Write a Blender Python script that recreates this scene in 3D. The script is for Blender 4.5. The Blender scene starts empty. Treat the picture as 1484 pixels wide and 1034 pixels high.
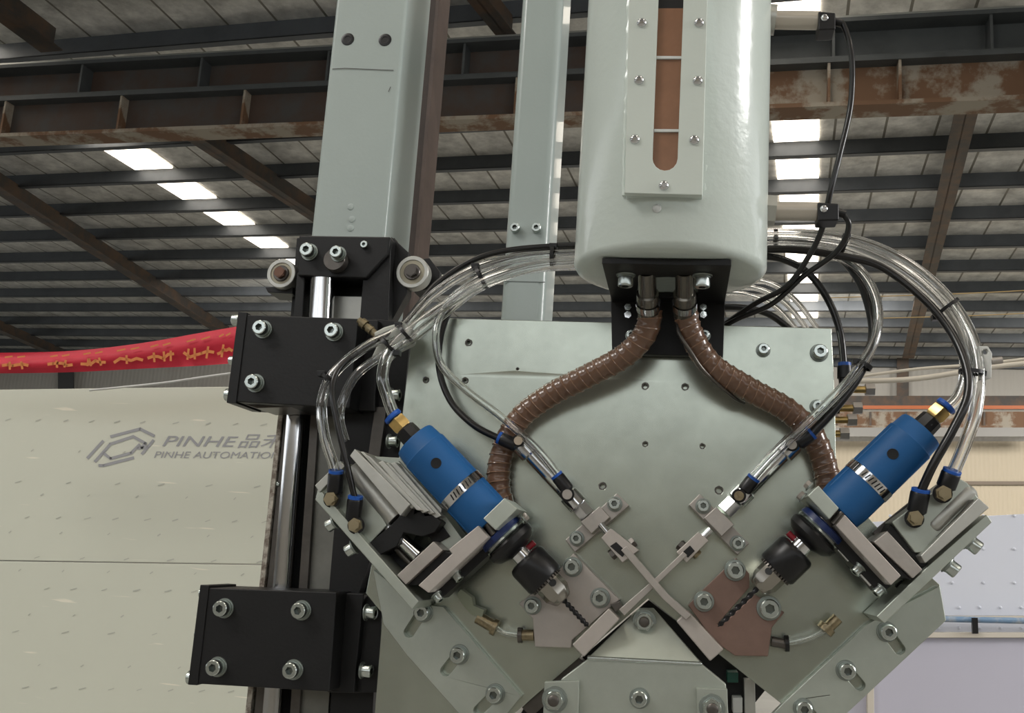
import bpy, math, random
from mathutils import Vector, Matrix, Quaternion
from mathutils.geometry import tessellate_polygon
random.seed(7)
S = bpy.context.scene
COL = S.collection

# ------------------------------------------------------------------ camera
F = 1450.0; CX, CY = 742.0, 517.0
HC = 1.60                       # eye height above the floor
D = 0.725                       # eye to mounting plate
Zc = Vector((488, 7400, -1450)).normalized()
Xc = Vector((8342, -266, 1450)).normalized()
Yc = Zc.cross(Xc).normalized(); Xc = Yc.cross(Zc).normalized()
R = Matrix((Xc, Yc, Zc))        # camera -> world
EYE = Vector((0, -D, HC))
cam = bpy.data.cameras.new('camera'); cam.sensor_width = 36; cam.sensor_fit = 'HORIZONTAL'
cam.lens = 36 * F / 1484; cam.clip_start = 0.01; cam.clip_end = 200
co = bpy.data.objects.new('camera', cam); COL.objects.link(co)
co.matrix_world = Matrix.Translation(EYE) @ R.to_4x4()
S.camera = co

# ------------------------------------------------------------------ light
S.view_settings.view_transform = 'Standard'; S.view_settings.look = 'None'
S.view_settings.exposure = 0.08; S.view_settings.gamma = 1.0; S.view_settings.use_curve_mapping = False
W = bpy.data.worlds.new('world'); S.world = W; W.use_nodes = True
W.node_tree.nodes['Background'].inputs[0].default_value = (0.95, 0.98, 1.0, 1)
W.node_tree.nodes['Background'].inputs[1].default_value = 1.7

def area(name, loc, target, sx, sy, power, col=(1, 1, 1)):
    l = bpy.data.lights.new(name, 'AREA'); l.shape = 'RECTANGLE'; l.size = sx; l.size_y = sy
    l.energy = power; l.color = col
    o = bpy.data.objects.new(name, l); COL.objects.link(o); o.location = loc
    o.rotation_euler = (Vector(target) - Vector(loc)).to_track_quat('-Z', 'Y').to_euler()
    return o
area('fill_light', (-3.4, -2.6, 5.2), (0, 0, 1.7), 1.4, 1.4, 90, (1, .98, .95))  # unseen fill light added to brighten the machine's front
area('fill_light', (5.6, -.5, 3.4), (-.2, 0.1, 1.9), 1.5, 1.5, 170, (1, .98, .96))  # added fill light standing in for window light from the right
HALL_FILLS = ((8.5, 23, 5.6, 650), (1, 22, 5.7, 550), (-12, 20, 5.6, 550), (2, 12, 4.6, 300))  # fill lights added to brighten the roof and the far wall

# ------------------------------------------------------------------ geometry helpers
def ray(u, v): return R @ Vector((u - CX, CY - v, -F)).normalized()
def py(u, v, Y):                       # point where the sight line meets the vertical plane y = Y (metres)
    d = ray(u, v); return EYE + d * ((Y + D) / d.y)
def pt(u, v, w): return py(u, v, -w / 1000)   # w = millimetres in front of the mounting plate
def pz(u, v, z):
    d = ray(u, v); return EYE + d * ((z - HC) / d.z)
hd = ray(1135, 830); hd.z = 0; hd.normalize()          # the hall runs off along this direction
hl = Vector((hd.y, -hd.x, 0))
H0, HS = 7.2, 0.03
def ph(u, v, dep):                     # on a plane across the hall at depth dep
    d = ray(u, v); return EYE + d * (dep / d.dot(hd))
def pr(u, v, dz=0.0):                  # on the sloping roof (dz below it)
    d = ray(u, v); return EYE + d * ((H0 - dz) / (d.z + HS * d.dot(hd)))

class MB:
    def __init__(s): s.v = []; s.f = []
    def loops(s, rings, closed=True, cap=True, cyc=False):
        n = len(rings[0]); b = len(s.v)
        for r in rings: s.v += [tuple(p) for p in r]
        m = len(rings)
        for i in range(m if cyc else m - 1):
            a0 = b + i * n; a1 = b + ((i + 1) % m) * n
            for j in range(n if closed else n - 1):
                k = (j + 1) % n
                s.f.append((a0 + j, a0 + k, a1 + k, a1 + j))
        if cap and not cyc:
            s.f.append(tuple(b + j for j in range(n))[::-1])
            s.f.append(tuple(b + (m - 1) * n + j for j in range(n)))
        return s
    def prism(s, front, depth, holes=()):
        """front: list of 3D points, depth: vector to the back; holes: lists of 3D points"""
        dv = Vector(depth)
        if not holes:
            return s.loops([front, [Vector(p) + dv for p in front]])
        b = len(s.v); ls = [list(front)] + [list(h) for h in holes]
        allp = [Vector(p) for l in ls for p in l]; n = len(allp)
        s.v += [tuple(p) for p in allp] + [tuple(p + dv) for p in allp]
        for t in tessellate_polygon([[Vector((p[0], p[2], p[1]*0)) if abs(dv.y) > abs(dv.z) else Vector((p[0], p[1], 0)) for p in l] for l in ls]):
            s.f.append((b + t[0], b + t[1], b + t[2])); s.f.append((b + n + t[2], b + n + t[1], b + n + t[0]))
        o = b
        for l in ls:
            m = len(l)
            for j in range(m):
                k = (j + 1) % m
                s.f.append((o + j, o + k, o + n + k, o + n + j))
            o += m
        return s
    def box(s, x0, x1, y0, y1, z0, z1):
        return s.loops([[(x0, y0, z0), (x1, y0, z0), (x1, y1, z0), (x0, y1, z0)], [(x0, y0, z1), (x1, y0, z1), (x1, y1, z1), (x0, y1, z1)]])
    def lathe(s, a, b, prof, n=28, cap=True):
        """prof: (distance from a in metres, radius in metres)"""
        a = Vector(a); ax = (Vector(b) - a).normalized(); q = ax.to_track_quat('Z', 'Y')
        X = q @ Vector((1, 0, 0)); Y = q @ Vector((0, 1, 0))
        rs = [[a + ax * t + (X * math.cos(2*math.pi*j/n) + Y * math.sin(2*math.pi*j/n)) * r for j in range(n)] for t, r in prof]
        return s.loops(rs, cap=cap)
    def tube(s, path, rad, n=12, cap=True, inner=0):
        q = frames(path)
        def rings(k): return [[p + (X * math.cos(2*math.pi*j/n) + Y * math.sin(2*math.pi*j/n)) * (rad[i] if isinstance(rad, list) else rad) * k for j in range(n)] for i, (p, X, Y) in enumerate(q)]
        s.loops(rings(1), cap=cap) if not inner else s.loops(rings(1) + rings(inner)[::-1], cyc=True)
        return s
    def obj(s, name, mat, parent=None, bevel=0, smooth=35, kind=None):
        me = bpy.data.meshes.new(name)
        me.from_pydata(s.v, [], s.f)
        c = Vector((0, 0, 0))
        for v in s.v: c += Vector(v)
        c /= len(s.v)
        me.transform(Matrix.Translation(-c))
        import bmesh
        bm = bmesh.new(); bm.from_mesh(me); bmesh.ops.recalc_face_normals(bm, faces=bm.faces); bm.to_mesh(me); bm.free()
        me.materials.append(mat)
        o = bpy.data.objects.new(name, me); COL.objects.link(o)
        if smooth:
            me.polygons.foreach_set('use_smooth', [True] * len(me.polygons)); me.set_sharp_from_angle(angle=math.radians(smooth))
        if bevel:
            m = o.modifiers.new('bevel', 'BEVEL'); m.width = bevel / 1000; m.segments = 2; m.limit_method = 'ANGLE'; m.angle_limit = math.radians(40); m.harden_normals = True
        place(o, c, parent)
        if kind: o['kind'] = kind
        return o

def wl(o):
    p = Vector(o.location)
    while o.parent: o = o.parent; p += Vector(o.location)
    return p
def place(o, c, parent):
    if parent: o.parent = parent; o.location = Vector(c) - wl(parent)
    else: o.location = c
def frames(path):
    P = [Vector(p) for p in path]; out = []; up = None
    for i, p in enumerate(P):
        t = (P[min(i + 1, len(P) - 1)] - P[max(i - 1, 0)]).normalized()
        if up is None:
            up = Vector((0, -1, 0)) if abs(t.y) < .9 else Vector((1, 0, 0))
        up = (up - t * up.dot(t)).normalized()
        out.append((p, up, t.cross(up).normalized()))
    return out
def spline(pts, step=8):
    """Catmull-Rom through 3D points"""
    P = [Vector(p) for p in pts]; out = []
    for i in range(len(P) - 1):
        p0 = P[max(i - 1, 0)]; p1 = P[i]; p2 = P[i + 1]; p3 = P[min(i + 2, len(P) - 1)]
        for k in range(step):
            t = k / step
            out.append(0.5 * ((2*p1) + (p2 - p0)*t + (2*p0 - 5*p1 + 4*p2 - p3)*t*t + (3*p1 - p0 - 3*p2 + p3)*t*t*t))
    out.append(P[-1]); return out
def pp(l, w=None): return [pt(a[0], a[1], a[2] if len(a) > 2 else w) for a in l]
def circ(u, v, r, w, n=14): return [pt(u + r * math.cos(2*math.pi*i/n), v + r * math.sin(2*math.pi*i/n), w) for i in range(n)]
def slot(u0, v0, u1, v1, r, w, n=8):
    a = math.atan2(v1 - v0, u1 - u0); o = []
    for i in range(n + 1): t = a + math.pi/2 + math.pi*i/n; o.append(pt(u0 + r*math.cos(t), v0 + r*math.sin(t), w))
    for i in range(n + 1): t = a - math.pi/2 + math.pi*i/n; o.append(pt(u1 + r*math.cos(t), v1 + r*math.sin(t), w))
    return o
def PR(name, poly, w0, w1, mat, parent=None, bevel=.5, holes=(), kind=None):
    """straight-sided plate: outline on the plane w0, going back to w1"""
    return MB().prism(pp(poly, w0), (0, (w0 - w1) / 1000, 0), holes).obj(name, mat, parent, bevel, 35, kind)

def tag(o, label, cat, group=None, kind=None):
    o['label'] = label; o['category'] = cat
    if group: o['group'] = group
    if kind: o['kind'] = kind
    return o
def thing(name, label, cat, loc, group=None):
    o = bpy.data.objects.new(name, None); COL.objects.link(o); o.location = loc; o.empty_display_size = .01
    return tag(o, label, cat, group)

# ------------------------------------------------------------------ materials
def srgb(c): return tuple(((x/255)/12.92 if x/255 <= .04045 else ((x/255 + .055)/1.055)**2.4) for x in c) + (1,)
def mat(name, col, rough=.5, metal=0, bump=0, bscale=200, var=0, vscale=30, col2=None, thr=.5, sharp=.2, trans=0, ior=1.45, emit=0, stretch=None, coat=0):
    m = bpy.data.materials.new(name); m.use_nodes = True; nt = m.node_tree; N = nt.nodes; L = nt.links
    b = N['Principled BSDF']; b.inputs['Base Color'].default_value = srgb(col); b.inputs['Roughness'].default_value = rough
    b.inputs['Metallic'].default_value = metal; b.inputs['IOR'].default_value = ior; b.inputs['Transmission Weight'].default_value = trans
    b.inputs['Coat Weight'].default_value = coat
    tc = N.new('ShaderNodeTexCoord'); mp = N.new('ShaderNodeMapping'); L.new(tc.outputs['Object'], mp.inputs[0])
    if stretch: mp.inputs['Scale'].default_value = stretch
    if var or col2:
        n = N.new('ShaderNodeTexNoise'); n.inputs['Scale'].default_value = vscale; n.inputs['Detail'].default_value = 6; n.inputs['Roughness'].default_value = .65
        L.new(mp.outputs[0], n.inputs['Vector'])
        cr = N.new('ShaderNodeValToRGB'); L.new(n.outputs['Fac'], cr.inputs[0])
        if col2: cr.color_ramp.elements[0].position = thr - sharp/2; cr.color_ramp.elements[1].position = thr + sharp/2; c1, c2 = srgb(col), srgb(col2)
        else:
            cr.color_ramp.elements[0].position = .3; cr.color_ramp.elements[1].position = .7
            c = srgb(col); c1 = tuple(x*(1 - var) for x in c[:3]) + (1,); c2 = tuple(min(1, x*(1 + var)) for x in c[:3]) + (1,)
        cr.color_ramp.elements[0].color = c1; cr.color_ramp.elements[1].color = c2
        L.new(cr.outputs[0], b.inputs['Base Color'])
    if bump:
        n2 = N.new('ShaderNodeTexNoise'); n2.inputs['Scale'].default_value = bscale; n2.inputs['Detail'].default_value = 3
        L.new(mp.outputs[0], n2.inputs['Vector'])
        bp = N.new('ShaderNodeBump'); bp.inputs['Strength'].default_value = bump; bp.inputs['Distance'].default_value = .001 if bscale > 50 else .02
        L.new(n2.outputs['Fac'], bp.inputs['Height']); L.new(bp.outputs[0], b.inputs['Normal'])
    if emit: b.inputs['Emission Color'].default_value = srgb(col); b.inputs['Emission Strength'].default_value = emit
    return m
M = dict(
    plate=mat('zinc_plate', (184, 191, 180), .24, .88, .05, 60, .18, 9),
    plate2=mat('steel_bracket', (178, 184, 175), .4, .75, .12, 90, .12, 14),
    post=mat('grey_paint', (166, 177, 174), .3, 0, .1, 300, .03, 10, coat=.2),
    tank=mat('tank_paint', (206, 216, 210), .2, 0, .25, 160, .02, 6, coat=.3),
    frame=mat('frame_paint', (198, 206, 199), .4, 0, .1, 200, .02, 10),
    black=mat('black_oxide', (24, 24, 25), .45, .2, .1, 400, .15, 30),
    blackr=mat('black_plastic', (20, 20, 22), .35, 0),
    cable=mat('black_rubber', (20, 19, 20), .3, 0, coat=.3),
    zinc=mat('zinc_bolt', (200, 208, 204), .25, 1, 0, 200, .1, 200),
    chrome=mat('chrome', (214, 215, 217), .13, 1),
    steel=mat('ground_steel', (176, 170, 164), .42, .7, .1, 300, .08, 60),
    pink=mat('warm_steel', (182, 175, 169), .45, .5, .05, 300, .06, 60),
    copper=mat('copper_tinted_steel', (132, 108, 98), .42, .5, .08, 200, .15, 25),
    alu=mat('aluminium', (188, 188, 182), .38, .7, .08, 400, .08, 40),
    dsteel=mat('dark_steel', (96, 92, 88), .35, .8, .1, 100, .25, 30),
    wash=mat('washer_steel', (150, 157, 152), .38, .9),
    recess_shade=mat('socket_shade', (120, 126, 122), .25, .9),  # darker than the head: shade inside the socket put into the colour
    blue=mat('blue_housing', (18, 84, 140), .55, 0, .06, 500, .04, 40),
    bluer=mat('blue_ring', (30, 84, 170), .35),
    brass=mat('brass', (200, 170, 110), .28, .9, 0, 100, .15, 80),
    brassd=mat('aged_brass', (150, 138, 112), .35, .9, .2, 500, .3, 300),
    hose=mat('brown_hose', (104, 76, 58), .3, 0, .15, 150, .12, 60, coat=.5),
    hosel=mat('hose_rib', (134, 104, 84), .22, 0, coat=.6),
    oil=mat('brown_oil', (138, 101, 78), .25, 0, 0, 0, .12, 30, coat=.5),
    white=mat('white_plastic', (205, 208, 206), .4),
    red=mat('dark_red', (140, 40, 50), .4),
)
def clear_mat():
    m = bpy.data.materials.new('clear_tube'); m.use_nodes = True; N = m.node_tree.nodes; L = m.node_tree.links
    b = N['Principled BSDF']; b.inputs['Base Color'].default_value = (.98, .99, .99, 1); b.inputs['Roughness'].default_value = .04
    b.inputs['Transmission Weight'].default_value = 1; b.inputs['IOR'].default_value = 1.42; b.inputs['Coat Weight'].default_value = .5
    return m
M['clear'] = clear_mat()

# ------------------------------------------------------------------ fasteners (shared meshes, axis +Z, unit = head radius)
def lathe_local(prof, n=20, star=0):
    m = MB(); rings = []
    for t, r in prof: rings.append([(r*math.cos(2*math.pi*j/n)*(1 + (star if j % 2 else 0)), r*math.sin(2*math.pi*j/n)*(1 + (star if j % 2 else 0)), t) for j in range(n)])
    return m.loops(rings)
_fm = {}
def fast_mesh(kind, mt):
    k = (kind, mt.name)
    if k in _fm: return _fm[k]
    if kind == 'socket':
        m = lathe_local([(0, .98), (1.0, 1.0), (1.15, .97), (1.25, .86), (1.25, .52)], 24)
        m.f = m.f[:-1]
        b = len(m.v) - 24; rim = []
        hx = []
        for j in range(24):
            a = 2*math.pi*j/24; k6 = math.cos(math.pi/6) / math.cos((a % (math.pi/3)) - math.pi/6); hx.append((.52*k6*math.cos(a), .52*k6*math.sin(a)))
        m.loops([[(x, y, 1.25) for x, y in hx], [(x, y, .55) for x, y in hx]], cap=False)
        e = len(m.v) - 24; m.f.append(tuple(range(e, e + 24)))
        t0 = e - 24
        for j in range(24): q = (j + 1) % 24; rim.append((b + j, b + q, t0 + q, t0 + j))
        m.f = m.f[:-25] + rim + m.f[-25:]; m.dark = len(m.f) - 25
    elif kind == 'button':
        m = lathe_local([(0, 1), (.15, .98), (.45, .8), (.6, .5), (.3, .45), (.3, .01)], 20)
    elif kind == 'hex':
        m = MB().loops([[(math.cos(math.pi*j/3), math.sin(math.pi*j/3), t) for j in range(6)] for t in (0, .7)])
        m.loops([[(.8*math.cos(2*math.pi*j/12), .8*math.sin(2*math.pi*j/12), t) for j in range(12)] for t in (.7, .8)])
    elif kind == 'nut':
        m = MB().loops([[(math.cos(math.pi*j/3), math.sin(math.pi*j/3), t) for j in range(6)] for t in (0, .62)])
        m.loops([[(r*math.cos(2*math.pi*j/18), r*math.sin(2*math.pi*j/18), t) for j in range(18)] for t, r in ((.62, .86), (.72, .8), (.72, .58), (.6, .56))]); m.dark = len(m.f)
        m.loops([[(r*math.cos(2*math.pi*j/18), r*math.sin(2*math.pi*j/18), t) for j in range(18)] for t, r in ((.58, .55), (.86, .54), (.95, .42), (.97, .2))])
    elif kind == 'washer':
        m = lathe_local([(0, 1.26), (.12, 1.29), (.22, 1.25)], 24)
        m.loops([[(r*math.cos(2*math.pi*j/20), r*math.sin(2*math.pi*j/20), t) for j in range(20)] for t, r in ((.22, 1.07), (.42, 1.05))])
    elif kind == 'flush':
        m = lathe_local([(-.1, 1), (.05, 1), (.1, .85), (.08, .5), (.03, .45), (.03, .01)], 22)
    me = bpy.data.meshes.new(kind); me.from_pydata(m.v, [], m.f)
    me.materials.append(mt); me.materials.append(M['recess_shade'] if kind == 'socket' else M['dsteel'])
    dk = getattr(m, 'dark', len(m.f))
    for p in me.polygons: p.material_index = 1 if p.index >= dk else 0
    import bmesh
    bm = bmesh.new(); bm.from_mesh(me); bmesh.ops.recalc_face_normals(bm, faces=bm.faces); bm.to_mesh(me); bm.free()
    me.polygons.foreach_set('use_smooth', [True] * len(me.polygons)); me.set_sharp_from_angle(angle=math.radians(35))
    _fm[k] = me; return me
def screw(parent, u, v, w, rpx, kind='socket', direc=(0, -1, 0), mt=None, washer=True, spin=None, name='screw'):
    """rpx: head radius in pixels of the photograph at that depth"""
    mt = mt or M['zinc']; c = pt(u, v, w); r = rpx * (D - w/1000) / F
    d = Vector(direc).normalized()
    q = d.to_track_quat('Z', 'Y') @ Quaternion((0, 0, 1), random.random()*6 if spin is None else spin)
    off = .42*r if washer else 0
    o = bpy.data.objects.new(name, fast_mesh(kind, mt)); COL.objects.link(o)
    o.rotation_mode = 'QUATERNION'; o.rotation_quaternion = q; o.scale = (r, r, r); place(o, c + d*off, parent)
    if washer:
        wa = bpy.data.objects.new('washer', fast_mesh('washer', M['wash'])); COL.objects.link(wa)
        wa.parent = o; wa.location = (0, 0, -.42)
    return o
def mm(px, w): return px * (D - w/1000) / F
def cyl(name, a, b, rpx, mt, parent=None, n=24, bevel=0, prof=None):
    """round bar between two (u, v, w) points; prof: list of (fraction, pixel radius)"""
    A, B = pt(*a), pt(*b); L = (B - A).length; w = (a[2] + b[2])/2
    prof = prof or [(0, rpx), (1, rpx)]
    return MB().lathe(A, B, [(t*L, mm(r, w)) for t, r in prof], n).obj(name, mt, parent, bevel)
def hoseobj(name, path, rpx, mt, parent=None, step=8, n=12, hollow=0, wavy=None):
    P = spline(pp(path), step)
    rr = mm(rpx, sum(p[2] for p in path)/len(path))
    rad = rr
    if wavy:
        # resample evenly, ridges every `wavy` metres
        Q = [P[0]]; acc = 0; st = wavy/5
        for a, b in zip(P, P[1:]):
            L = (b - a).length; t = st - acc
            while t <= L: Q.append(a.lerp(b, t/L)); t += st
            acc = (acc + L) % st
        P = Q; rad = [rr * (1, .98, .95, .97, 1.01)[i % 5] for i in range(len(P))]
    return MB().tube(P, rad, n, True, hollow).obj(name, mt, parent, 0, 50)
# ================================================================== HALL (setting)
def hquad(pts, thick, name, mt, parent=None, kind=None, vec=None):
    return MB().prism(pts, vec or (hd * thick)).obj(name, mt, parent, 0, 35, kind)
M['foil'] = mat('foil_insulation', (206, 205, 200), .4, .3, 1, 5, .35, 3, stretch=(1, 1, 1))
nt = M['foil'].node_tree; N = nt.nodes; L = nt.links; b = N['Principled BSDF']          # lap seams of the foil rolls
gm = N.new('ShaderNodeNewGeometry'); vd = N.new('ShaderNodeVectorMath'); vd.operation = 'DOT_PRODUCT'; vd.inputs[1].default_value = tuple(hl); L.new(gm.outputs['Position'], vd.inputs[0])
m1 = N.new('ShaderNodeMath'); m1.operation = 'MULTIPLY'; m1.inputs[1].default_value = 1.35; L.new(vd.outputs['Value'], m1.inputs[0])
m2 = N.new('ShaderNodeMath'); m2.operation = 'FRACT'; L.new(m1.outputs[0], m2.inputs[0])
m3 = N.new('ShaderNodeMath'); m3.operation = 'LESS_THAN'; m3.inputs[1].default_value = .05; L.new(m2.outputs[0], m3.inputs[0])
mxx = N.new('ShaderNodeMixRGB'); L.new(m3.outputs[0], mxx.inputs[0]); L.new(b.inputs['Base Color'].links[0].from_socket, mxx.inputs[1]); mxx.inputs[2].default_value = srgb((120, 116, 106)); L.new(mxx.outputs[0], b.inputs['Base Color'])
M['purlin'] = mat('purlin_steel', (88, 92, 96), .5, .3, 0, 0, .15, 2)
M['rafter'] = mat('rusty_rafter', (74, 70, 66), .6, .1, 0, 0, 0, 3, col2=(98, 80, 66), thr=.52)
M['beamd'] = mat('dark_girder', (78, 82, 83), .6, .1, 0, 0, .2, 2)
M['beamr'] = mat('rusty_girder', (158, 150, 136), .75, 0, 0, 0, 0, 1.8, col2=(116, 88, 66), thr=.5, sharp=.1)
M['beamk'] = mat('sooty_girder', (74, 72, 70), .7, 0, 0, 0, 0, 1.6, col2=(76, 62, 54), thr=.5, sharp=.2)
M['sky'] = mat('skylight_sheet', (255, 244, 228), .5, emit=4.5)
def ribbed(name, col, scale, rot=0, depth=.25):
    m = mat(name, col, .55, 0); nt = m.node_tree; N = nt.nodes; L = nt.links
    b = N['Principled BSDF']; g = N.new('ShaderNodeNewGeometry')
    vt = N.new('ShaderNodeVectorMath'); vt.operation = 'DOT_PRODUCT'; vt.inputs[1].default_value = tuple(hl)
    L.new(g.outputs['Position'], vt.inputs[0])
    mu = N.new('ShaderNodeMath'); mu.operation = 'MULTIPLY'; mu.inputs[1].default_value = scale; L.new(vt.outputs['Value'], mu.inputs[0])
    si = N.new('ShaderNodeMath'); si.operation = 'SINE'; L.new(mu.outputs[0], si.inputs[0])
    bp = N.new('ShaderNodeBump'); bp.inputs['Strength'].default_value = depth; bp.inputs['Distance'].default_value = .02
    L.new(si.outputs[0], bp.inputs['Height']); L.new(bp.outputs[0], b.inputs['Normal'])
    return m
M['wall'] = ribbed('ribbed_wall_sheet', (176, 172, 164), 40)
M['wallb'] = ribbed('beige_wall_sheet', (186, 174, 152), 55)

# floor
fl = MB().box(-45, 40, -16, 48, -.1, 0).obj('floor', mat('concrete', (150, 149, 144), .6, 0, .2, 3, .1, 1), None, 0, 0, 'structure')
# roof: foil-backed sheets above the purlins
def hp(l, dep, z): return EYE + hl*l + hd*dep + Vector((0, 0, z))
def roofz(dep): return H0 - HS*dep
ceil = MB()
ceil.prism([hp(-32, -9, roofz(-9)), hp(30, -9, roofz(-9)), hp(30, 31, roofz(31)), hp(-32, 31, roofz(31))], (0, 0, .05))
ceiling = ceil.obj('ceiling', M['foil'], None, 0, 0, 'structure')
# sagging foil sheet laps, one strip per bay
dep = 6.6; k = 0
while dep < 31:
    m = MB(); z = roofz(dep) - .24
    a = [hp(-32, dep, z), hp(30, dep, z), hp(30, dep, z + .24), hp(-32, dep, z + .24)]
    m.prism(a, hd * .012)                                                    # web
    m.prism([hp(-32, dep, z), hp(30, dep, z), hp(30, dep + .12, z), hp(-32, dep + .12, z)], (0, 0, .012))   # bottom flange
    m.prism([hp(-32, dep + .12, z), hp(30, dep + .12, z), hp(30, dep + .12, z + .03), hp(-32, dep + .12, z + .03)], hd * .01)
    m.obj('purlin', M['purlin'], ceiling, 0, 0)
    dep += 1.5; k += 1
# rafters: I sections just below the purlins
def rafter(A, B, wid=.22, dz=.2, hgt=.35, name='rafter'):
    a = pr(A[0], A[1], dz + hgt); b = pr(B[0], B[1], dz + hgt)
    d = (b - a); s_ = Vector((d.y, -d.x, 0)).normalized() * wid/2; u = Vector((0, 0, 1))
    m = MB()
    m.loops([[a - s_, a + s_, a + s_ + u*.02, a - s_ + u*.02], [b - s_, b + s_, b + s_ + u*.02, b - s_ + u*.02]])
    t = s_.normalized() * .01
    m.loops([[a - t, a + t, a + t + u*hgt, a - t + u*hgt], [b - t, b + t, b + t + u*hgt, b - t + u*hgt]])
    return m.obj(name, M['rafter'], ceiling, 0, 0)
rafter((1425, 60), (1316, 520), .3)
rafter((225, 165), (560, 385), .3)
rafter((-20, 265), (330, 490), .3)
rafter((-40, -10), (75, 75), .35)
rafter((660, -40), (740, 60), .25)
rafter((-60, 455), (90, 520), .3)
# skylight strips, one sheet between each pair of purlins, running down the roof slope
M['sheet'] = M['sky']
def at_dep(A, B, d):
    a, b = pr(*A, .03), pr(*B, .03); da, db = (a - EYE).dot(hd), (b - EYE).dot(hd)
    return a.lerp(b, (d - da)/(db - da))
def skystrip(L0, L1, R0, R1, d0, d1):
    d = d0
    while d < d1 - .1:
        MB().prism([at_dep(L0, L1, d + .02), at_dep(R0, R1, d + .02), at_dep(R0, R1, d + 1.42), at_dep(L0, L1, d + 1.42)], (0, 0, .02)).obj('skylight', M['sky'], ceiling, 0, 0)
        d += 1.5
skystrip((1119, 185), (1147, 450), (1187, 185), (1185, 450), 6.6, 27)
skystrip((150, 218), (388, 366), (212, 218), (428, 366), 6.6, 24)
for l in (-9, -3, 3, 9):                                             # further strips assumed overhead, behind the viewer, unseen; added for light
    MB().prism([hp(l - .5, -8, roofz(-8) - .03), hp(l + .5, -8, roofz(-8) - .03), hp(l + .5, 2, roofz(2) - .03), hp(l - .5, 2, roofz(2) - .03)], (0, 0, .02)).obj('skylight', M['sky'], ceiling, 0, 0)
# side walls and the wall behind the viewer, unseen, with open window bands set to shape the light
def sidewall(name, P, Q, mt):
    t = None
    for z0, z1 in ((-1.6, .9), (3.9, 7.6)) if name != 'wall_front' else ((-1.6, 1.6), (3.4, 7.6)):
        a = P + Vector((0, 0, z0)); b = Q + Vector((0, 0, z0)); n = (b - a).cross(Vector((0, 0, 1))).normalized()
        m = MB().prism([a, b, b + Vector((0, 0, z1 - z0)), a + Vector((0, 0, z1 - z0))], n*.1)
        o = m.obj(name if t is None else 'upper_panel', mt, t, 0, 0, 'structure' if t is None else None); t = t or o
    L = (Q - P).length; k = 0
    while k < L:
        a = P + (Q - P)*(k/L) + Vector((0, 0, .9)); d = (Q - P).normalized()*.25; n = d.cross(Vector((0, 0, 1))).normalized()*.2
        MB().prism([a, a + d, a + d + Vector((0, 0, 3)), a + Vector((0, 0, 3))], n).obj('pier', mt, t, 0, 0); k += 5
sidewall('wall_left', hp(-31.8, -9, 0), hp(-31.8, 31, 0), M['wall'])
sidewall('wall_right', hp(14, 31, 0), hp(14, -9, 0), M['wall'])
sidewall('wall_front', hp(14, -9, 0), hp(-31.8, -9, 0), M['wall'])

# crane girders across the hall
gd = ray(1079, 830); gd.z = 0; gd.normalize(); gl_ = Vector((gd.y, -gd.x, 0))
def hp2(l, dep, z): return EYE + gl_*l + gd*dep + Vector((0, 0, z))
for l_, d_, z_, p_ in HALL_FILLS: area('fill_light', hp(l_, d_, z_), hp(l_, d_ + 3, -1), 3, 3, p_, (1, .96, .9))
def girder(dep, z0, z1, mt, stiff, name, label, flmat=None, fw=.3):
    t = thing(name, label, 'girder', hp2(0, dep, z0))
    for i, mw in ((-14, M['beamk']), (-.6, mt)):
        j = -.6 if i < -1 else 13.2
        MB().prism([hp2(i, dep, z0), hp2(j, dep, z0), hp2(j, dep, z1), hp2(i, dep, z1)], gd*.03).obj('web', mw, t, 0, 0)
    for z, f in ((z0 - .03, fw), (z1, fw)):
        MB().prism([hp2(-14, dep - f/2, z), hp2(13.2, dep - f/2, z), hp2(13.2, dep + f/2, z), hp2(-14, dep + f/2, z)], (0, 0, .05)).obj('flange', M['beamd'] if z > z0 else (flmat or mt), t, 0, 0)
    for l in stiff:
        MB().prism([hp2(l, dep - f*.45, z0), hp2(l + .03, dep - f*.45, z0), hp2(l + .03, dep, z0), hp2(l, dep, z0)], (0, 0, z1 - z0)).obj('stiffener', mt, t, 0, 0)
    return t
Z1, Z2, Z3 = 5.12, 5.62, 6.12
st = [-10, -8.2, -6.4, -4.6, -2.8, -1.0, .8, 1.55, 3.2, 4.9]
girder(11, Z1, Z2, M['beamr'], st, 'crane_girder', 'rusty lower girder crossing the hall under the roof', M['beamr'], .34)
girder(11.1, Z2 + .06, Z3, M['beamd'], [s - .7 for s in st], 'crane_girder', 'dark grey upper girder lying on the rusty one', M['beamd'], .5)
cr = MB().prism([hp2(-14, 10.95, Z3 + .06), hp2(13.2, 10.95, Z3 + .06), hp2(13.2, 11.1, Z3 + .06), hp2(-14, 11.1, Z3 + .06)], (0, 0, .07)).obj('crane_rail', mat('rail_steel', (170, 172, 168), .4, .6), None)
tag(cr, 'thin pale rail running along the top of the upper dark girder', 'rail')

# far end wall
WD = 30.8
def hwall(name, u0, v0, u1, v1, dep, mt, parent=None, kind=None, th=.06, poly=None):
    P = [ph(u, v, dep) for u, v in (poly or [(u0, v0), (u1, v0), (u1, v1), (u0, v1)])]
    return MB().prism(P, hd*th).obj(name, mt, parent, 0, 0, kind)
wb = MB().prism([hp(-32, WD, -1.6), hp(28, WD, -1.6), hp(28, WD, roofz(WD)), hp(-32, WD, roofz(WD))], hd*.1).obj('wall_back', M['wall'], None, 0, 0, 'structure')
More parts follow.
